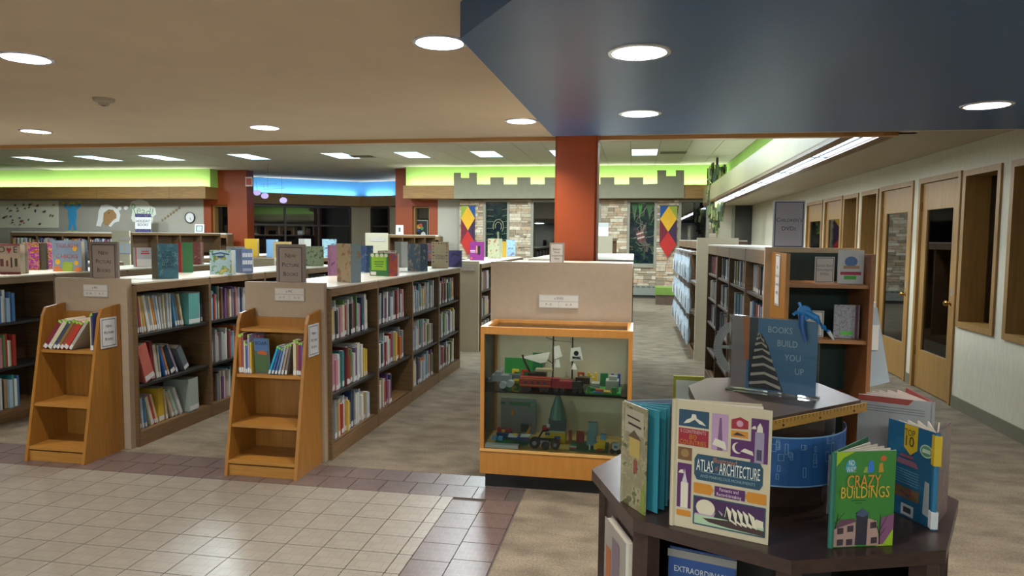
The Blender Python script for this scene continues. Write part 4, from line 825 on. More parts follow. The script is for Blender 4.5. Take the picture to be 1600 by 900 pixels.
disp('grey and red patterned picture book behind the red one', 301, 313, 377, 412, illus('greyred_cover', ('#8d8680', '#a34a4a', '#b9b0a6'), 16), Y=7.6)
disp('green meadow picture book with blue title', 329, 362, 391, 429, illus('meadow_cover', ('#7fae4a', '#a9c9d8', '#4f8a3a', '#c9b56a'), 10), items=[('#2f4a8a', [(.1, .8), (.5, .87), (.9, .8), (.9, .85), (.5, .92), (.1, .85)]), ('#2f4a8a', R4(.35, .7, .65, .77))])
disp('denim blue lettered picture book', 362, 395, 389, 427, mat('denim_cover', '#5a6d8d', .4, noise=.06), mB=mat('denim_cover2', '#66799a', .4, noise=.06), spine_x=378, main='R', items=[('#c3cad2', R4(u, v, u+.11, v+.17)) for v in (.66, .36) for u in (.08, .23, .38, .55, .7, .84)]+[('#8f99b0', R4(.08, .08, .9, .2))])
disp('fan of white pages behind the denim book', 354, 382, 378, 405, paint('#b9bfc2'), spine_x=368, Y=8.0, sheets=7)
disp('bright yellow picture book on a farther bookcase', 383, 402, 373, 401, paint('#d2a92c'), Y=10.8, z=1.22)
disp('light blue picture book on a farther bookcase', 417, 432, 374, 402, paint('#7fa8cf'), Y=10.6)
disp('red and tan picture book behind the right sign', 428, 453, 376, 402, illus('redtan_cover', ('#a33a34', '#b79c6a', '#7d8a50'), 10), Y=10.2)
disp('white folded picture book far behind the sign', 467, 486, 371, 398, paint('#c3c4bc'), spine_x=476, Y=11.6)
disp('green forest picture book open flat behind the sign', 477, 506, 385, 416, illus('forest_cover', ('#6f8f6a', '#a9bfa0', '#4f6f52', '#9f7a8a'), 12), spine_x=487, mB=illus('forest_cover', ()))
disp('sky blue picture book in the far middle', 504, 524, 370, 398, illus('skyfar_cover', ('#5a9cc8', '#a9cfe0', '#38607a'), 10), Y=11.2)
disp('narrow purple picture book left of the mermaid book', 513, 527, 383, 431, illus('purple_cover', ('#7a3f7a', '#a97aa3', '#552a58'), 14), back=.16)
disp('tan and blue mermaid picture book open to both covers', 527, 564, 381, 442, illus('mermaid_cover', ('#b9a486', '#c9b79a', '#b5805a', '#8a9a9c'), 9), mB=illus('mermaid_back', ('#6f8494', '#8aa0a8', '#a3846a'), 9), spine_x=547)
disp('dark blue night picture book fanned open', 564, 583, 384, 426, illus('night_cover', ('#1f2c4c', '#3f5a86', '#8fa6bf'), 12), spine_x=572, sheets=7, inner=paint('#5a6a88'))
disp('green picture book with scalloped top and lime page', 578, 621, 396, 432, paint('#2f6b40'), mB=illus('greenback_cover', ('#8f9a4a', '#b0523f', '#3f5a9a', '#a98a4a'), 10), spine_x=607, items=[('#7fae2c', R4(.1, .25, .9, .88)), ('#c9c7b5', CIR(.15, .9, .1, 10, .08)), ('#c9c7b5', CIR(.4, .9, .1, 10, .08)), ('#c9c7b5', CIR(.65, .9, .1, 10, .08)), ('#c9c7b5', CIR(.88, .9, .1, 10, .08)), ('#d9d9d4', R4(.05, .04, .35, .18)), ('#3f6a2a', R4(.25, .5, .75, .54)), ('#3f6a2a', R4(.25, .6, .75, .64)), ('#3f6a2a', R4(.3, .4, .7, .44))])
disp('white floral picture book behind the green one', 591, 617, 379, 410, illus('floral_cover', ('#c9c9bf', '#d6d4ca', '#b0503f', '#5a7a9a'), 14), Y=7.0)
disp('fan of grey white pages in the middle of the bookcase', 617, 637, 378, 418, paint('#a9adae'), spine_x=627, sheets=9, inner=paint('#b9bbb5'))
disp('slate blue picture book with a pale cat', 637, 668, 381, 424, illus('cat_cover', ('#4a6580', '#5f7a94', '#b79a7a', '#8fa6b0'), 11), mB=illus('cat_back', ('#6f8aa0', '#4f6a84', '#a9b5ba'), 14), spine_x=656)
disp('pink picture book far behind the slate blue one', 664, 682, 374, 402, illus('pinkfar_cover', ('#c9a98f', '#7a4a4a', '#4f6a9a'), 10), Y=9.9)
disp('cream Totally Cool picture book with dotted border', 675, 700, 378, 419, mat('cool_cover', '#cfc6ad', .4, noise=.03), title='TOTALLY\nCOOL!', tsize=.03, ty=.42, items=[(c, CIR(u, v, .045, 8, .028)) for i, (u, v) in enumerate([(.1+.16*i, .94) for i in range(6)]+[(.08, .84-.12*i) for i in range(6)]+[(.93, .84-.12*i) for i in range(6)]) for c in [('#a84a34', '#c79a3a', '#4a6a5a')[i % 3]]])
disp('violet blue picture book fanned at the bookcase end', 700, 721, 381, 407, illus('violet_cover', ('#2f3a80', '#4f4a9a', '#27305a'), 10), sheets=6, Y=8.1, inner=paint('#8a8f80'))
disp('magenta picture book on the cream-ended bookcase', 734, 756, 378, 407, paint('#8f2f86'), spine_x=756, mB=paint('#4f7a9f'), items=[('#2a2228', R4(.55, .3, .75, .78)), ('#c99a6a', R4(.45, .4, .55, .78)), ('#d6cfd4', R4(.05, .5, .4, .54)), ('#d6cfd4', R4(.05, .42, .4, .46)), ('#c9586a', R4(.05, .05, .2, .18))])
disp('pale yellow fox picture book right of the magenta one', 762, 784, 373, 404, illus('fox_cover', ('#c9cba0', '#d2d4b0', '#b8683a'), 9), spine_x=779, mB=paint('#b9bfa0'))
disp('golden picture book on the cream-ended bookcase', 780, 791, 377, 402, paint('#cfa93a'))
disp('light blue picture book at the right end of that row', 791, 805, 375, 400, illus('ltblue_cover', ('#7fb3d6', '#a9d0e2', '#8f86b5'), 10))
t = thing('white_box', 'white box on the far bookcase right of the orange pillar', 'box', (-.6, 13.2, 1.602)); B(-.11, .1, 0, .15, 0, .27).build('box_body', WHITE, t); B(-.112, .102, -.002, .152, .2, .274).build('lid', paint('#c9ced2'), t)
t = thing('shelf_card', 'small white card standing on the far bookcase before the orange wall', 'card', (aY(624, 366, 18.97).x, 18.99, 1.641)); MB().box(-.11, .11, 0, .012, 0, .27).build('card', WHITE, t); art(t, FACE(0, 0, 0), [('#5a6a5a', R4(-.03, .08, .03, .2))], 'print', .002)
# ================================================================ MURAL WALL
def wall_cut(name, label, cat, items, px, py, y=YB, thick=.012, part='cutout'):
    """flat cut-out fixed on the back wall; items are (part, colour, polygon in photo pixels relative to px,py)"""
    o = aY(px, py, y-thick); t = thing(name, label, cat, (o.x, y-.001, o.z)); k = 0
    for pn, c, poly in items:
        k += 1; th = thick+.002*k; pts = [aY(px+u, py+v, y-thick) for u, v in poly]
        MB().prism([(p.x-o.x, p.z-o.z) for p in pts], 0, th, M=Matrix.Rotation(math.pi/2, 4, 'X')).build(pn, c if not isinstance(c, str) else paint(c, .8), t)
    return t
def cp(u, v, r, n=14, ry=None): return CIR(u, v, r, n, ry)
rm = random.Random(8)
doodle = [('board', '#e2e0c8', [(0, 42), (91, 42), (91, 0), (0, 0)])]
for i in range(34):
    u, v = rm.uniform(3, 86), rm.uniform(4, 38); s = rm.uniform(.8, 2.5); doodle.append(('doodle', rm.choice(['#6a5a48', '#9a5a48', '#3f4a66', '#7a6a3a', '#544a44']), [(u, v+1), (u+s, v+1), (u+s*1.4, v-s), (u+s*.4, v-s*.6)]))
wall_cut('mural_board', 'white board covered with small drawings on the far left wall', 'mural', doodle, 0, 314)
wall_cut('wall_figure', 'blue cut-out figure with raised arms and yellow hands on the mural wall', 'wall decoration', [('body', '#3f9fd2', [(-5, 12), (5, 12), (7, -2), (6, -8), (12, -14), (13, -20), (10, -20), (7, -12), (3, -14), (-3, -14), (-8, -12), (-11, -20), (-14, -19), (-12, -13), (-6, -8), (-7, -2)]), ('leg', '#3f9fd2', [(-7, 24), (-3, 24), (0, 11), (-5, 11)]), ('leg', '#3f9fd2', [(3, 24), (7, 24), (5, 11), (0, 11)]), ('head', '#4fa9d8', cp(0, -17, 5)), ('hair', '#d2c05a', [(-5, -18), (5, -18), (4, -22), (-4, -22)]), ('hand', '#d8c24a', cp(-13, -20, 2.2, 8)), ('hand', '#d8c24a', cp(12, -21, 2.2, 8)), ('shoe', '#d8c24a', [(-9, 27), (-3, 27), (-3, 23), (-8, 24)]), ('shoe', '#d8c24a', [(3, 27), (9, 27), (8, 24), (3, 23)])], 113, 337)
wall_cut('wall_figure', 'brown profile head with white mane thinking of reading', 'wall decoration', [('mane', '#f0f0ec', [(-19, 15), (-12, 16), (-9, 8), (4, 17), (10, 10), (17, 8), (19, -2), (16, -10), (6, -16), (-2, -19), (-11, -17), (-15, -8), (-16, 4)]), ('face', '#b08a5a', [(-8, 10), (0, 15), (8, 6), (13, 3), (13, -3), (8, -10), (1, -11), (-7, -5)]), ('eye', '#3f2f22', cp(1, -5, .9, 8)), ('bubble', '#f0f0ec', cp(18, -12, 3, 10)), ('bubble', '#f0f0ec', cp(28, -13, 3.2, 10))], 169, 338)
t = wall_cut('thought_cloud', 'white thought cloud reading Read! in pale green', 'wall decoration', [('cloud', '#eef0e4', [(-17, 8), (-14, 14), (-2, 12), (6, 21), (16, 16), (17, 6), (22, 2), (20, -8), (12, -12), (8, -18), (-4, -22), (-10, -20), (-17, -18), (-19, -10), (-15, -4)])], 222, 333)
o = aY(222, 330, YB-.03); text(t, 'Read!', .42, Matrix.Translation((0, -.018, .06)) @ Matrix.Rotation(math.pi/2, 4, 'X') @ Matrix.Rotation(-.22, 4, 'Z'), paint('#8fb98a'), 'lettering', xs=.85)
o = aY(216, 348, 18.9); t = thing('poster', 'white Holiday Books poster with dark picture bands on the far bookcase', 'poster', (o.x, 19.1, 1.642)); M = FACE(0, 0, 0, 0, .03)
MB().box(-.27, .27, 0, .56, -.01, 0, M=M).build('board', WHITE, t)
art(t, M, [(illus('holiday_band', ('#1f2a5a', '#33407a', '#6a2f4a', '#b9bcc8'), 30), R4(-.27, .46, .27, .56)), (illus('holiday_band', ()), R4(-.27, 0, .27, .1))]); text(t, 'HOLIDAY\nBOOKS', .11, M @ Matrix.Translation((0, .28, .004)), paint('#1d2a4a'), 'lettering')
t = wall_cut('wall_letters', 'slanting row of small brown letters on the mural wall', 'wall lettering', [('letter', '#8d7a5c', [(-14+4.4*i, 14-3.2*i), (-11.5+4.4*i, 14-3.2*i), (-11+4.4*i, 10.5-3.2*i), (-13.5+4.4*i, 10-3.2*i)]) for i in range(7)], 266, 332)
o = aY(296, 340, YB-.05); t = thing('wall_clock', 'round black-rimmed wall clock on the mural wall', 'clock', (o.x, YB-.001, o.z)); M = FACE(0, 0, 0)
MB().lathe([(.145, .0), (.17, .01), (.17, .04), (.15, .045), (.145, .03)], 32, M=M).build('rim', paint('#161618', .3), t); MB().lathe([(.001, .03), (.148, .03)], 32, M=M).build('dial', WHITE, t)
MB().box(-.004, .004, 0, .07, .033, .036, M=M @ Matrix.Rotation(-.5-math.pi*.75, 4, 'Z')).build('hour_hand', INK, t); MB().box(-.003, .003, 0, .11, .033, .036, M=M @ Matrix.Rotation(-2.6, 4, 'Z')).build('minute_hand', INK, t)
for k in range(12): MB().box(-.004, .004, .115, .132, .031, .033, M=M @ Matrix.Rotation(k*math.pi/6, 4, 'Z')).build('hour_mark', INK, t)
o = aY(308, 362, 19.0); t = thing('framed_picture', 'small white framed picture on the bookcase below the clock', 'picture frame', (o.x, 19.1, 1.642)); M = FACE(0, 0, 0, 0, .1); MB().box(-.15, .15, 0, .26, -.02, 0, M=M).build('frame', WHITE, t); art(t, M, [('#5f7a78', R4(-.11, .04, .11, .22)), ('#c3ccca', R4(-.08, .06, .08, .2))])
# exit sign, mobile
o = aY(387, 284, 19.55); t = thing('exit_sign', 'small exit sign beside the left orange pier', 'exit sign', (o.x, 19.56, o.z)); B(-.05, .17, -.05, .0, -.14, .14).build('housing', paint('#c9c2b5'), t); art(t, FACE(.06, -.05, 0), [('#a8443a', R4(-.09, -.1, .09, .1))], 'face'); B(-.05, .0, 0, .04, -.03, .03).build('bracket', paint('#c9c2b5'), t)
mo = thing('hanging_mobile', 'hanging mobile with purple discs and thin wires before the blue band', 'mobile', (aY(420, 300, 18).x, 18, ZC-.004)); 
Z0 = ZC-.004
def mp_(px, py): q = aY(px, py, 18); return (q.x-mo.location.x, 0, q.z-Z0)
MB().tube([(0, 0, 0), mp_(418, 268)], .004, 5).build('cord', INK, mo)
for a, b in (((398, 277), (440, 275)), ((405, 288), (432, 287)), ((418, 268), (418, 296)), ((410, 296), (445, 294)), ((400, 283), (402, 300)), ((440, 275), (441, 312)), ((412, 288), (414, 306))): MB().tube([mp_(*a), mp_(*b)], .005, 5).build('wire', paint('#5a6470'), mo)
for x, y in ((402, 301), (414, 306), (443, 313)): 
    q = mp_(x, y); MB().lathe([(.001, -.012), (.10, -.012), (.10, .012), (.001, .012)], 18, M=Matrix.Translation(q) @ Matrix.Rotation(math.pi/2, 4, 'X') @ Matrix.Diagonal((1.1, .8, 1, 1))).build('disc', paint('#9a86b5'), mo)
# poster in the right orange niche
o = aY(657, 345, YB+.2); t = thing('poster', 'framed black poster with colourful shapes in the right orange niche', 'poster', (o.x, YB+.28, 1.36)); M = FACE(0, 0, 0, 0, .0)
MB().box(-.2, .2, 0, .72, -.012, 0, M=M).build('frame', paint('#8a8a7a'), t); art(t, M, [('#111114', R4(-.175, .03, .175, .69)), ('#c9952c', CIR(-.08, .52, .07, 10)), ('#b0402f', CIR(-.02, .56, .06, 10)), ('#4a8a4a', CIR(.02, .48, .05, 10)), ('#cfcfcb', CIR(.06, .25, .08, 12, .13)), ('#2f4f9a', CIR(-.1, .42, .05, 10))])
# ================================================================ CASTLE, BANNERS, TREE
cas = thing('castle_cutout', 'grey castle wall cut-out with battlements above the stone wall', 'wall decoration', (-1.9, 18.94, 2.65))
def cas_part(nm, pts): 
    w = [aY(x, y, 18.92) for x, y in pts]; MB().prism([(p.x+1.9, p.z-2.65) for p in w], 0, .02, M=Matrix.Rotation(math.pi/2, 4, 'X')).build(nm, mat('castle_grey', '#87836f', .75, noise=.04), cas)
cas_part('tower', [(709, 310.5), (745, 310.3), (745, 270), (733, 270), (733, 278), (720, 278), (720, 270), (709, 270)])
cas_part('tower', [(1027, 309.5), (1069, 309.3), (1069, 266), (1056, 266), (1056, 275), (1041, 275), (1041, 266), (1027, 266)])
cw = [(745, 310.3), (1027, 309.5)]; top = []
for a, b in ((766, 787), (808, 829), (851, 872), (894, 915), (938, 960), (983, 1005)): top += [(a, 288), (a, 277), (b, 277), (b, 288)]
cas_part('battlement', cw+[(1027, 287)]+list(reversed(top))+[(745, 288)])
for px, lb in ((731, 'harlequin diamond banner on the left stone pier'), (1045, 'harlequin diamond banner on the right stone pier')):
    o = aY(px, 322, 19.22); t = thing('banner', lb, 'banner', (o.x, 19.24, o.z)); W2 = .2 if px < 800 else .22; M = FACE(0, 0, 0); Hh = 1.3; tip = -1.38
    sL, sR = ('#8a9a3a', '#1f4a86') if px < 800 else ('#1f4a86', '#8a9a3a')
    MB().tube([(-W2-.03, 0, .01), (W2+.03, 0, .01)], .012, 6).build('rod', paint('#4a4234'), t)
    def fl(nm, c, pts): MB().prism(pts, -.004, .004, M=M).build(nm, mat('felt_'+c[1:], c, .85, noise=.05), t)
    m1, m2 = -.34, -.68
    fl('corner_patch', sL, [(-W2, 0), (-W2, m1), (0, 0)]); fl('corner_patch', sR, [(0, 0), (W2, m1), (W2, 0)])
    fl('yellow_diamond', '#d2a22a', [(0, 0), (-W2, m1), (0, m2), (W2, m1)])
    fl('side_patch', '#6b1f2c', [(-W2, m1), (-W2, m2-.33), (0, m2)]); fl('side_patch', '#3a2440', [(W2, m1), (0, m2), (W2, m2-.33)])
    fl('red_diamond', '#b02a24', [(0, m2), (-W2, m2-.33), (0, tip), (W2, m2-.33)])
tr_ = thing('leafy_column', 'hanging column of green paper leaves at the corridor corner', 'decoration', (1.88, 17.4, 0)); z1 = 3.42; rl = random.Random(4)
LM = [mat('paper_leaf_%d' % i, c, .8, noise=.08) for i, c in enumerate(('#4a5a30', '#7a8048', '#33442a', '#8c8a55', '#2a3220'))]
MB().tube([(0, 0, z1+.1), (0, 0, 2.1)], .03, 6).build('core', paint('#3a3524'), tr_)
lf = MB()
for i in range(330):
    z = rl.uniform(1.95, z1); r = .2*min(1, (z-1.85)/.5)*rl.uniform(.5, 1.1); a = rl.uniform(0, 6.28); w = rl.uniform(.02, .04); l = rl.uniform(.12, .26)
    lf.box(-w, w, -.003, .003, -l, 0, i % 5, M=Matrix.Translation((r*math.cos(a), r*math.sin(a), z)) @ Matrix.Rotation(a+1.57+rl.uniform(-.6, .6), 4, 'Z') @ Matrix.Rotation(rl.uniform(-.15, .15), 4, 'Y'))
lo = lf.build('leaves', LM, tr_); lo['kind'] = 'stuff'
MB().tube([(0, 0, z1+.1), (0, 0, ZC-.004)], .008, 6).build('hanger', INK, tr_)
# ================================================================ OCTAGONAL TABLE
TC = Vector((.422, 2.284)); TR = .549; TZ = .8; A0 = math.radians(41.5)
def octv(R, k): a = A0+k*math.pi/4; return (R*math.cos(a), R*math.sin(a))
tb = thing('octagonal_table', 'dark brown two-tier octagonal display table in the foreground', 'table', (TC.x, TC.y, 0))
MB().prism([octv(TR, k) for k in range(8)], TZ-.035, TZ).build('lower_top', DKWOOD, tb)
MB().prism([octv(.47, k) for k in range(8)], 0, .09).build('plinth', CUBLACK, tb)
MB().prism([octv(.24, k) for k in range(8)], .09, TZ-.035).build('core', CUBLACK, tb)
MB().prism([octv(.50, k) for k in range(8)], .42, .44).build('inner_shelf', DKWOOD, tb)
for k in range(8):
    x, y = octv(.505, k); a = A0+k*math.pi/4
    MB().box(-.03, .015, -.03, .03, .0, TZ-.035, M=Matrix.Translation((x, y, 0)) @ Matrix.Rotation(a, 4, 'Z')).build('corner_post', DKWOOD, tb)
for k in (0, 1, 2, 3, 6, 7):      # closed faces; slatted boards
    p, q = Vector(octv(.505, k)), Vector(octv(.505, k+1)); d = q-p; M = Matrix.Translation((p.x, p.y, 0)) @ Matrix.Rotation(math.atan2(d.y, d.x), 4, 'Z')
    for i in range(7): MB().box(.03, d.length-.03, -.008, .012, .02+.105*i, .02+.105*i+.098, M=M).build('slat', DKWOOD, tb)
    MB().box(.02, d.length-.02, .012, .02, .01, TZ-.04, M=M).build('slat_backing', CUBLACK, tb)
UZ = 1.095
up = [G(x, y, UZ) for x, y in ((1076, 603), (1092, 636), (1195, 655), (1345, 625), (1280, 599), (1230, 588), (1105, 590.7))]; upc = [(p.x-TC.x, p.y-TC.y) for p in up]
MB().prism(upc, UZ-.03, UZ).build('upper_top', mat('espresso_top', '#54463f', .3, noise=.15, nscale=7, stretch=(1, 10, 10)), tb)
MB().prism([octv(.2, k) for k in range(8)], TZ, UZ-.03).build('riser', DKWOOD, tb)
# blueprint wrapped round the riser
n = 20; bpv = []
for i in range(n+1):
    a = math.radians(190+170*i/n); r = .225
    bpv += [(r*math.cos(a), r*math.sin(a), TZ+.07), (r*math.cos(a), r*math.sin(a), TZ+.215)]
bl_ = MB().add(bpv, [(2*i, 2*i+2, 2*i+3, 2*i+1) for i in range(n)])
bo = bl_.build('blueprint_wrap', paint('#2a5f9f')); bo.location = (TC.x, TC.y, 0); tag(bo, 'blue blueprint paper wrapped round the upper tier of the table', 'blueprint')
m_ = bo.modifiers.new('s', 'SOLIDIFY'); m_.thickness = .0012; m_.offset = 1
dr = MB()
for i in range(60):
    a = math.radians(200+150*random.random()); z = TZ+.085+.11*random.random(); w = random.uniform(.02, .07); hh = random.uniform(.008, .03); r = .2268
    for (b0, z0, b1, z1_) in ((0, 0, w, .0012), (0, hh, w, hh+.0012), (0, 0, .006, hh), (w, 0, w+.006, hh)):
        dr.add([(r*math.cos(a+b0), r*math.sin(a+b0), z+z0), (r*math.cos(a+b1), r*math.sin(a+b1), z+z0), (r*math.cos(a+b1), r*math.sin(a+b1), z+z1_), (r*math.cos(a+b0), r*math.sin(a+b0), z+z1_)], [(0, 1, 2, 3)])
for z0, z1_ in ((TZ+.07, TZ+.074), (TZ+.211, TZ+.215)):
    for i in range(n):
        a, b = math.radians(190+170*i/n), math.radians(190+170*(i+1)/n); r = .2268
        dr.add([(r*math.cos(a), r*math.sin(a), z0), (r*math.cos(b), r*math.sin(b), z0), (r*math.cos(b), r*math.sin(b), z1_), (r*math.cos(a), r*math.sin(a), z1_)], [(0, 1, 2, 3)])
dr.build('white_line_drawing', paint('#8fb4d6'), bo)['kind'] = 'stuff'
# wooden ruler along the upper edge
p, q = Vector((up[2].x, up[2].y-.006, 0)), Vector((up[3].x+.008, up[3].y-.008, 0)); d = q-p; M = Matrix.Translation((p.x, p.y, UZ-.03)) @ Matrix.Rotation(math.atan2(d.y, d.x), 4, 'Z')
t = thing('wooden_ruler', 'yellow wooden ruler along the edge of the upper table tier', 'ruler', (0, 0, 0))
MB().box(0, d.length, -.008, -.004, 0, .026, M=M).build('stick', mat('ruler_wood', '#b0823c', .5, noise=.12, nscale=20, stretch=(1, 8, 8)), t)
for i in range(1, 28): MB().box(d.length*i/28-.0006, d.length*i/28+.0006, -.0086, -.008, .016, .026, M=M).build('tick', INK, t)
for i in (4, 14, 24): MB().lathe([(.001, 0), (.0035, 0), (.0035, .001)], 10, M=M @ Matrix.Translation((d.length*i/28, -.0082, .009)) @ Matrix.Rotation(math.pi/2, 4, 'X')).build('hole', CUBLACK, t)
# acrylic sign holder
p, q = G(1138, 607, UZ), G(1277, 626, UZ); d = q-p; hl = d.length; rz = math.atan2(d.y, d.x); hh = .238
t = thing('sign_holder', 'clear acrylic holder with blue Books Build You Up poster', 'sign', (p.x, p.y, UZ+.001), rz); M = FACE(0, 0, 0)
MB().box(0, hl, 0, hh, .002, .005, M=M).build('front_sheet', ACRYL, t); MB().box(0, hl, 0, hh, -.006, -.003, M=M).build('back_sheet', ACRYL, t); MB().box(0, hl, 0, .005, -.04, .03, M=M).build('foot', ACRYL, t)
po = MB().box(.006, hl-.006, .008, hh-.004, -.003, .0, M=M).build('poster', mat('poster_blue', '#3f6f94', .4, noise=.06, nscale=6), t)
ar = [('#8a7a78', R4(.006, .008, .055, hh-.004)), ('#b0642c', [(.05, .1), (.062, .1), (.062, hh-.004), (.04, hh-.004)]), ('#1c2c3c', R4(.062, .03, .088, hh-.004)), ('#16181c', [(.064, .012), (.17, .012), (.155, .05), (.135, .1), (.12, .15), (.1, .185), (.085, .185), (.07, .1)])]
for i, v in enumerate((.022, .05, .078, .103, .126, .146, .163, .176)):
    w0, w1 = .066+.003*i, .163-.009*i; ar.append(('#b9aa9a', [(w0, v), ((w0+w1)/2, v+.009), (w1, v-.006), (w1-.002, v+.004), ((w0+w1)/2, v+.018-.001*i), (w0, v+.009)]))
art(po, M, ar, 'printed_picture', .0004)
for w_, u, v in (('BOOKS', .155, .2), ('BUILD', .178, .16), ('YOU', .195, .118), ('UP', .215, .078)): text(po, w_, .028, M @ Matrix.Translation((u, v, .0014)), paint('#a9bccb'), 'lettering', xs=.8)
# protractor and compass
c = G(1165, 595, UZ); t = thing('protractor', 'large clear round protractor standing behind the acrylic sign', 'protractor', (c.x-.0, c.y+.04, UZ+.001), rz); M = FACE(-.01, 0, .102)
PRM = mat('protractor_plastic', '#9aa0a0', .2); PRM.node_tree.nodes['Principled BSDF'].inputs['Alpha'].default_value = .55
MB().lathe([(.07, -.0015), (.1, -.0015), (.1, .0015), (.07, .0015), (.07, -.0015)], 48, M=M).build('scale_ring', PRM, t)
for k in range(60): MB().box(-.0005, .0005, .086 if k % 5 else .078, .099, .0016, .002, M=M @ Matrix.Rotation(k*math.pi/30, 4, 'Z')).build('degree_tick', paint('#3a4042'), t)
MB().box(-.085, .085, -.005, .005, -.0015, .0015, M=M).build('base_bar', PRM, t)
cx = p+(q-p)*.86; t = thing('drawing_compass', 'blue plastic drawing compass hooked over the acrylic sign', 'compass', (cx.x, cx.y, UZ+hh+.012), rz); BLP = paint('#1f6fae', .3); M = FACE(0, -.006, 0)
MB().lathe([(.001, -.006), (.02, -.006), (.022, 0), (.02, .006), (.001, .006)], 18, M=M @ Matrix.Translation((-.005, .012, .006))).build('hinge_head', BLP, t)
MB().tube([M @ Vector(v) for v in ((-.012, .02, .006), (-.022, .042, .006))], .005, 8).build('handle', BLP, t)
MB().tube([M @ Vector(v) for v in ((.0, .012, .008), (.03, -.002, .008), (.05, -.028, .008), (.066, -.04, .008))], [.011, .011, .008, .007], 8).build('pencil_arm', BLP, t)
MB().tube([M @ Vector(v) for v in ((-.012, .005, .008), (-.01, -.03, .012), (.002, -.075, .012))], [.011, .008, .003], 8).build('needle_arm', mat('print_blue_dark', '#1a4f8f', .3), t)
MB().tube([M @ Vector(v) for v in ((-.012, .008, .01), (-.028, .012, .01), (-.036, .004, .01))], .005, 8).build('thumb_tab', BLP, t)
MB().tube([M @ Vector(v) for v in ((.064, -.038, .008), (.072, -.05, .008), (.08, -.062, .008))], [.006, .005, .001], 8).build('pencil_tip', paint('#b9bcc0'), t)
# ---- books on the table
IV = mat('atlas_ivory', '#bdb196', .4, noise=.03, nscale=20)
S, A_, B_ = G(1050, 820, TZ), G(1200, 852, TZ), Vector((.335, 1.885, 0)); h = .345
t, (ca, aa, La), _ = vbook('picture_book', 'large ivory Illustrated Atlas of Architecture standing open on the table', S, A_, B_, TZ, h, IV, IV, sheets=6, th=.005, sp=.016)
M = covM(aa, La, h, 1, .005)
def q4(u0, v0, u1, v1): return R4(u0*La, v0*h, u1*La, v1*h)
def ql(l): return [(u*La, v*h) for u, v in l]
PUR, NAV, RED, OCH, LIL, MINT = '#4f2056', '#1f4258', '#8f1f2e', '#b9781f', '#a886a6', '#9fb896'
it = [(NAV, q4(.05, .8, .37, .93)), ('#c9c2b0', ql([(.1, .82), (.13, .85), (.18, .87), (.19, .9), (.23, .9), (.24, .87), (.3, .85), (.34, .82), (.27, .83), (.22, .86), (.16, .83)])),
      (RED, q4(.05, .655, .37, .785)), (LIL, q4(.4, .65, .57, .93)), ('#6a4a68', ql([(.46, .65), (.52, .65), (.5, .9), (.48, .9)])), ('#c9c2b0', ql([(.41, .69), (.56, .66), (.54, .72), (.44, .74)])),
      (RED, ql([(.6, .83), (.77, .84), (.77, .9), (.69, .925), (.6, .9)])), ('#b98a9a', ql(CIR(.685, .875, .035, 10, .025))), (OCH, q4(.6, .77, .77, .82)), ('#2a2430', ql([(.62, .785), (.75, .785), (.7, .8), (.66, .81)])),
      (PUR, q4(.8, .6, .97, .93)), (PUR, q4(.6, .62, .8, .755)), ('#c9c2b0', ql(CIR(.67, .69, .055, 16, .042))), (PUR, ql(CIR(.69, .695, .05, 16, .038))), ('#8a7f94', q4(.84, .6, .93, .83)), ('#c9c2b0', ql([(.855, .83), (.915, .83), (.91, .87), (.885, .9), (.86, .87)])), ('#3f3550', q4(.86, .62, .91, .7)), ('#c9c2b0', ql([(.8, .85), (.85, .85), (.84, .875), (.82, .87)])), ('#c9c2b0', ql([(.7, .67), (.83, .65), (.82, .68), (.74, .695)])),
      ('#6a4a2a', q4(.05, .535, .2, .635)), ('#8a6a40', ql(CIR(.125, .59, .045, 12, .033))),
      (NAV, ql([(.23, .56), (.26, .6), (.9, .6), (.93, .56), (.93, .44), (.9, .4), (.26, .4), (.23, .44)])), ('#8fa5a8', q4(.3, .465, .88, .468)),
      (PUR, q4(.05, .16, .2, .51)), ('#c9c2b0', q4(.09, .16, .17, .36)), ('#b9b0b8', ql([(.1, .36), (.16, .36), (.14, .42), (.13, .47), (.12, .42)])), ('#c9c2b0', ql([(.06, .43), (.12, .43), (.11, .46), (.08, .455)])), (OCH, q4(.05, .095, .2, .14)),
      (OCH, ql([(.23, .295), (.41, .295), (.44, .335), (.41, .375), (.23, .375)])), (PUR, q4(.45, .295, .76, .375)), (OCH, ql([(.97, .295), (.79, .295), (.76, .335), (.79, .375), (.97, .375)])),
      (NAV, q4(.23, .05, .97, .275)), ('#3f1f4a', q4(.245, .06, .955, .265)), ('#c9c0a8', ql(CIR(.36, .19, .1, 18, .065))), (LIL, ql([(.25, .14), (.42, .14), (.5, .19), (.58, .15), (.58, .12), (.25, .12)])), (MINT, q4(.245, .06, .955, .13)), ('#3f2d2a', ql([(.33, .11), (.6, .125), (.955, .1), (.955, .06), (.6, .07), (.4, .085)])), ('#c9c0a8', ql([(.82, .12), (.95, .12), (.95, .17), (.88, .18)])),
      ('#26282c', ql([(.45, .13), (.48, .2), (.56, .13)])), ('#26282c', ql([(.53, .13), (.56, .22), (.64, .13)]))]
for i in range(5): it.append(('#cfc7b0', ql([(.56+.06*i, .13+.02*(i < 2)), (.58+.055*i, .235-.004*i), (.64+.055*i, .19), (.69+.05*i, .1)]))); it.append(('#26282c', ql([(.565+.06*i, .14), (.58+.055*i, .215), (.615+.058*i, .12)])))
art(ca, M, it, 'printed_picture', .0006)
def ct(s, u, v, size, c, fw=None, sp=1.0): return text(ca, s, size, M @ Matrix.Translation((u*La, v*h, .0056)), paint(c), 'lettering', 'CENTER', sp, fit=fw*La if fw else None)
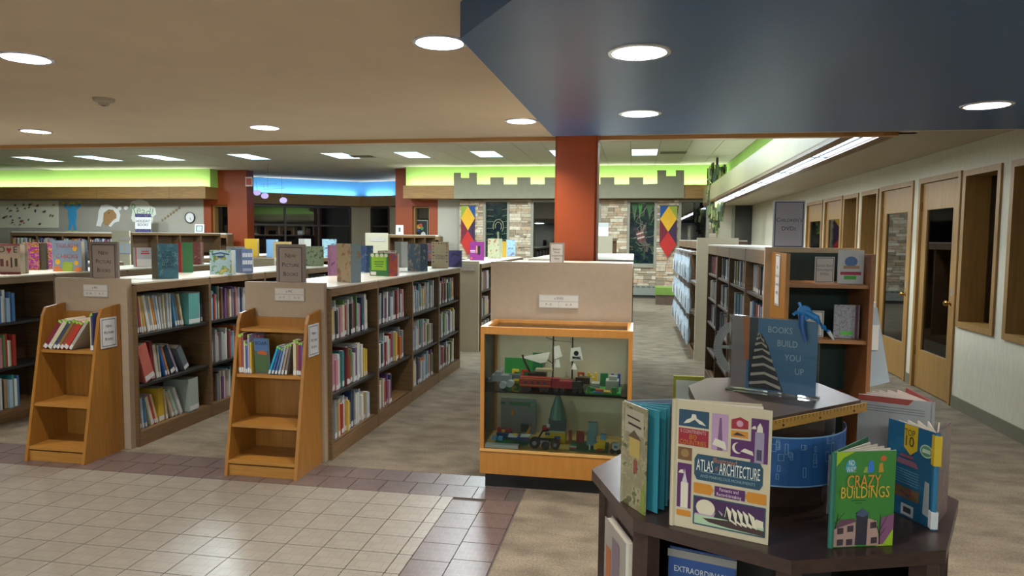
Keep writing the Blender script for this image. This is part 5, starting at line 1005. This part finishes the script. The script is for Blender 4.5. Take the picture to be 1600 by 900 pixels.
ct('5 CONTINENTS', .21, .765, .013, '#c9a0a0', .27); ct('80', .21, .724, .02, OCH, .08); ct('COUNTRIES', .21, .68, .018, OCH, .28)
ct('Illustrated', .55, .573, .02, '#b0714a', .24); ct('ATLAS', .345, .515, .044, '#d6d6cc', .175); ct('of', .465, .512, .018, '#b0714a', .03); ct('ARCHITECTURE', .7, .512, .044, '#d6d6cc', .41); ct('AND MARVELOUS MONUMENTS', .58, .437, .011, '#7f9a9c', .56)
ct('Fantastic and\nRecord-breaking', .6, .337, .013, '#cfc0cc', .25); 
# green Crazy Buildings book
S, A_, B_ = G(1297, 856, TZ), G(1393, 852, TZ), Vector((.63, 2.0, 0)); h = .245
CG = mat('crazy_green', '#3a7a34', .35, noise=.08, nscale=4)
t, (ca, aa, La), _ = vbook('picture_book', 'green Crazy Buildings book standing open on the table', S, A_, B_, TZ, h, CG, paint('#2f6b4a'), spine=paint('#2a6a5a'), sheets=5, sp=.014); M = covM(aa, La, h, 1)
it = [('#8fb01f', ql([(0, .82), (0, 1), (.33, 1), (.15, .94)])), ('#8fb01f', ql([(.72, 0), (1, 0), (1, .17)])), ('#2f8f9f', ql([(.17, .82), (.2, .9), (.27, .93), (.34, .9), (.36, .84), (.3, .79), (.22, .78)])), ('#2f6fc0', ql([(.54, .78), (.56, .9), (.62, .91), (.65, .8), (.6, .78)])), ('#b5862c', ql([(.72, .78), (.73, .87), (.78, .88), (.8, .78)])), ('#b8562a', ql(CIR(.79, .925, .05, 10, .03))), ('#8fa03f', ql([(.47, .78), (.5, .84), (.54, .84), (.54, .78)])),
      ('#a08078', ql([(.04, .01), (.04, .2), (.16, .27), (.38, .27), (.4, .01)])), ('#2a2434', ql([(.38, .02), (.4, .28), (.38, .36), (.5, .4), (.58, .35), (.57, .02)])), ('#a8887c', ql([(.57, .01), (.58, .3), (.72, .27), (.74, .2), (.78, .01)])), ('#7a4a6a', ql([(.76, .02), (.8, .3), (1, .34), (1, .18), (.84, .02)])), ('#5a3a4a', ql([(.06, .2), (.12, .29), (.36, .3), (.4, .27)])), ('#3f4a66', ql([(.38, .34), (.48, .41), (.6, .35), (.5, .31)]))]
for u, v in ((.09, .14), (.25, .16), (.62, .19), (.09, .02), (.24, .02), (.64, .03)): it.append(('#3a2a34', ql([(u, v), (u+.1, v+.005), (u+.1, v+.07), (u, v+.065)])))
for a in ((.78, .02, .78, .34), (.77, .14, .68, .28), (.78, .18, .9, .32), (.77, .1, .88, .2), (.05, .2, .1, .36), (.05, .26, .2, .37)): it.append(('#1f1a1c', ql([(a[0]-.008, a[1]), (a[0]+.008, a[1]), (a[2]+.004, a[3]), (a[2]-.004, a[3])])))
it = [i for i in it]; art(ca, M, it, 'printed_picture', .0006)
ct('NO\nWAY!', .26, .855, .021, '#d6dadb', .15, sp=.8); ct('CRAZY', .47, .69, .046, '#c9862a', .54); ct('BUiLDiNGS', .5, .575, .042, '#c9a02c', .78); art(ca, M, [('#1f2a1c', q4(.3, .487, .53, .493)), ('#1f2a1c', q4(.36, .46, .47, .465))], 'small_print', .0012)
# blue TOP 10 book
S, A_, B_ = G(1457, 828, TZ), G(1383, 792, TZ), G(1478, 800, TZ); h = .262
TB_ = illus('topten_cover', ('#1f5576', '#235c7e', '#2a6a8c'), 6); t, (ca, aa, La), (cb, ab, Lb) = vbook('picture_book', 'blue Top 10 book with yellow ribbon standing open at right', S, A_, B_, TZ, h, TB_, illus('topten_front', ('#4a6a78', '#7a5a58', '#3f5a6a', '#8a6a60'), 8), spine=paint('#2a7098'), sheets=5, sp=.016); M = covM(aa, La, h, -1)
it = [('#c9a81f', ql([(.36, 1), (.36, .75), (.5, .68), (.64, .75), (.64, 1)])), ('#a9c0a8', ql(CIR(.82, .78, .13, 16, .07))), ('#5a8a6a', ql(CIR(.82, .78, .11, 16, .055))), ('#b9c9b0', q4(.74, .76, .9, .8)), ('#8a5a6a', ql([(.25, .62), (.62, .62), (.68, .56), (.2, .56)])), ('#8a4a58', ql([(.3, .67), (.55, .67), (.58, .64), (.27, .64)])), ('#9aa0a2', ql([(.8, .12), (.93, .1), (.91, .46), (.82, .47)])), ('#b9bcbc', q4(.36, .02, .62, .14)), ('#3a3c40', q4(.41, .05, .57, .11)), (illus('topten_strip', ('#1d2c3a', '#6a5a3a', '#8a3a34', '#2a4a5a'), 40), q4(.1, .2, .72, .32))]
for i in range(6): it.append(('#6f9ab0', q4(.12, .5-.028*i, .7, .507-.028*i)))
art(ca, M, it, 'printed_picture', .0006); ct('TOP', .5, .92, .026, '#1c1c20', .22); ct('10', .49, .825, .042, '#1c1c20', .17)
MB().box(-.0092, .0092, -.0092, .0092, h*.67, h*.98).build('yellow_spine_band', paint('#c9a81f'), t); MB().box(-.009, .009, -.009, .009, .004, .05).build('call_label', LABEL, t)
# white and red book behind, tree house book at left, paper, cubby books
t, (ca, aa, La), _ = vbook('picture_book', 'white book with red top band behind the Top 10 book', (.93, 2.36), (.735, 2.44), (.93, 2.58), TZ, .27, mat('white_red_cover', '#a9a8a8', .4, noise=.03), paint('#8f3a34'), sheets=6, inner=paint('#c4b5ac')); h = .27; M = covM(aa, La, h, -1)
art(ca, M, [('#9c3f34', ql([(0, 1), (.75, 1), (.68, .93), (0, .93)]))]+[('#5a5a60', q4(.08, .88-.03*i, .9, .886-.03*i)) for i in range(3)], 'printed_picture'); ct('SPO', .62, .42, .03, '#26262a', .2)
tree_c = illus('treehouse_cover', ('#5a5a3c', '#8a8468', '#a39a7a', '#4a5a34', '#7a5a48'), 12); S, A_, B_ = G(972, 783, TZ), G(1008, 806, TZ), Vector((.13, 2.1, 0)); h = .30
t, (ca, aa, La), _ = vbook('picture_book', 'tree house picture book standing open at the left table edge', S, A_, B_, TZ, h, tree_c, paint('#6f7a88'), sheets=4, inner=paint('#2f7f8f')); M = covM(aa, La, h, 1)
art(ca, M, [('#a8a08c', q4(.1, .72, .9, .95)), ('#b09a58', q4(.3, .5, .75, .68)), ('#5a4a3a', ql([(.25, .68), (.5, .76), (.8, .68)])), ('#8a4a40', q4(.5, .35, .65, .48)), ('#7a8a3a', ql([(.8, .0), (1, .0), (1, .35), (.85, .2)]))], 'printed_picture'); art(ca, M, [('#3a3026', ql([(.2, .87), (.75, .86), (.75, .875), (.2, .885)])), ('#3a3026', ql([(.25, .8), (.8, .79), (.8, .81), (.25, .82)]))], 'faint_title', .002)
t = faceout('paper_sheet', 'white sketched sheet standing between the blueprint and the green book', .60, 2.085, TZ+.001, .11, .17, .004, paint('#a9aaae'), rz=.5, items=[('#3a3c42', R4(-.045, .13, -.04, .155)), ('#3a3c42', R4(-.045, .09, -.04, .115)), ('#3a3c42', R4(-.03, .14, .04, .142)), ('#3a3c42', R4(-.02, .11, .045, .112))]); t['category'] = 'paper'
a, b = G(1045, 856, .69), G(1150, 877, .69); rz = math.atan2((b-a).y, (b-a).x); mid = (a+b)/2
faceout('picture_book', 'blue Extraordinary book standing in the table cubby', mid.x, mid.y, .442, (b-a).length, .248, .02, mat('extra_cover', '#2f4f8a', .4, noise=.05), rz=rz, items=[('#8a8680', R4(-.095, .226, .095, .248)), ('#5a3a6a', R4(-.08, .12, .08, .16))], title='EXTRAORDINARY', tsize=.024, tcol='#cfd0cc', ty=.78)
p3, p4 = Vector(octv(.505, 3)), Vector(octv(.505, 4)); d = p4-p3; rz = math.atan2(d.y, d.x); mid = (p3+p4)/2+TC; nrm = Vector((d.y, -d.x)).normalized()
faceout('picture_book', 'pale book standing on the slatted side of the table', mid.x+nrm.x*.045+.02, mid.y+nrm.y*.045-.04, .42, .2, .28, .025, mat('slat_book_cover', '#9a948a', .4, noise=.08), rz=rz, items=[('#a8633a', R4(-.08, .02, -.03, .2)), ('#7a6a74', R4(-.02, .08, .05, .25))])
MB().prism([((mid+nrm*.0085-d.normalized()*.12).x, (mid+nrm*.0085-d.normalized()*.12).y), ((mid+nrm*.08-d.normalized()*.12).x, (mid+nrm*.08-d.normalized()*.12).y), ((mid+nrm*.08+d.normalized()*.12).x, (mid+nrm*.08+d.normalized()*.12).y), ((mid+nrm*.0085+d.normalized()*.12).x, (mid+nrm*.0085+d.normalized()*.12).y)], .412, .419, M=Matrix.Translation((-TC.x, -TC.y, 0))).build('slat_ledge', DKWOOD, tb)
o = G(1076, 612, UZ); t = thing('yellow_frame', 'small yellow-green framed card behind the left of the upper tier', 'card', (.2, 2.62, TZ+.001)); MB().box(-.05, .06, 0, .01, 0, .27).build('frame', paint('#8a8a1f'), t); art(t, FACE(0, 0, 0), [('#b9bdb0', R4(-.04, .02, .05, .255))], 'card')
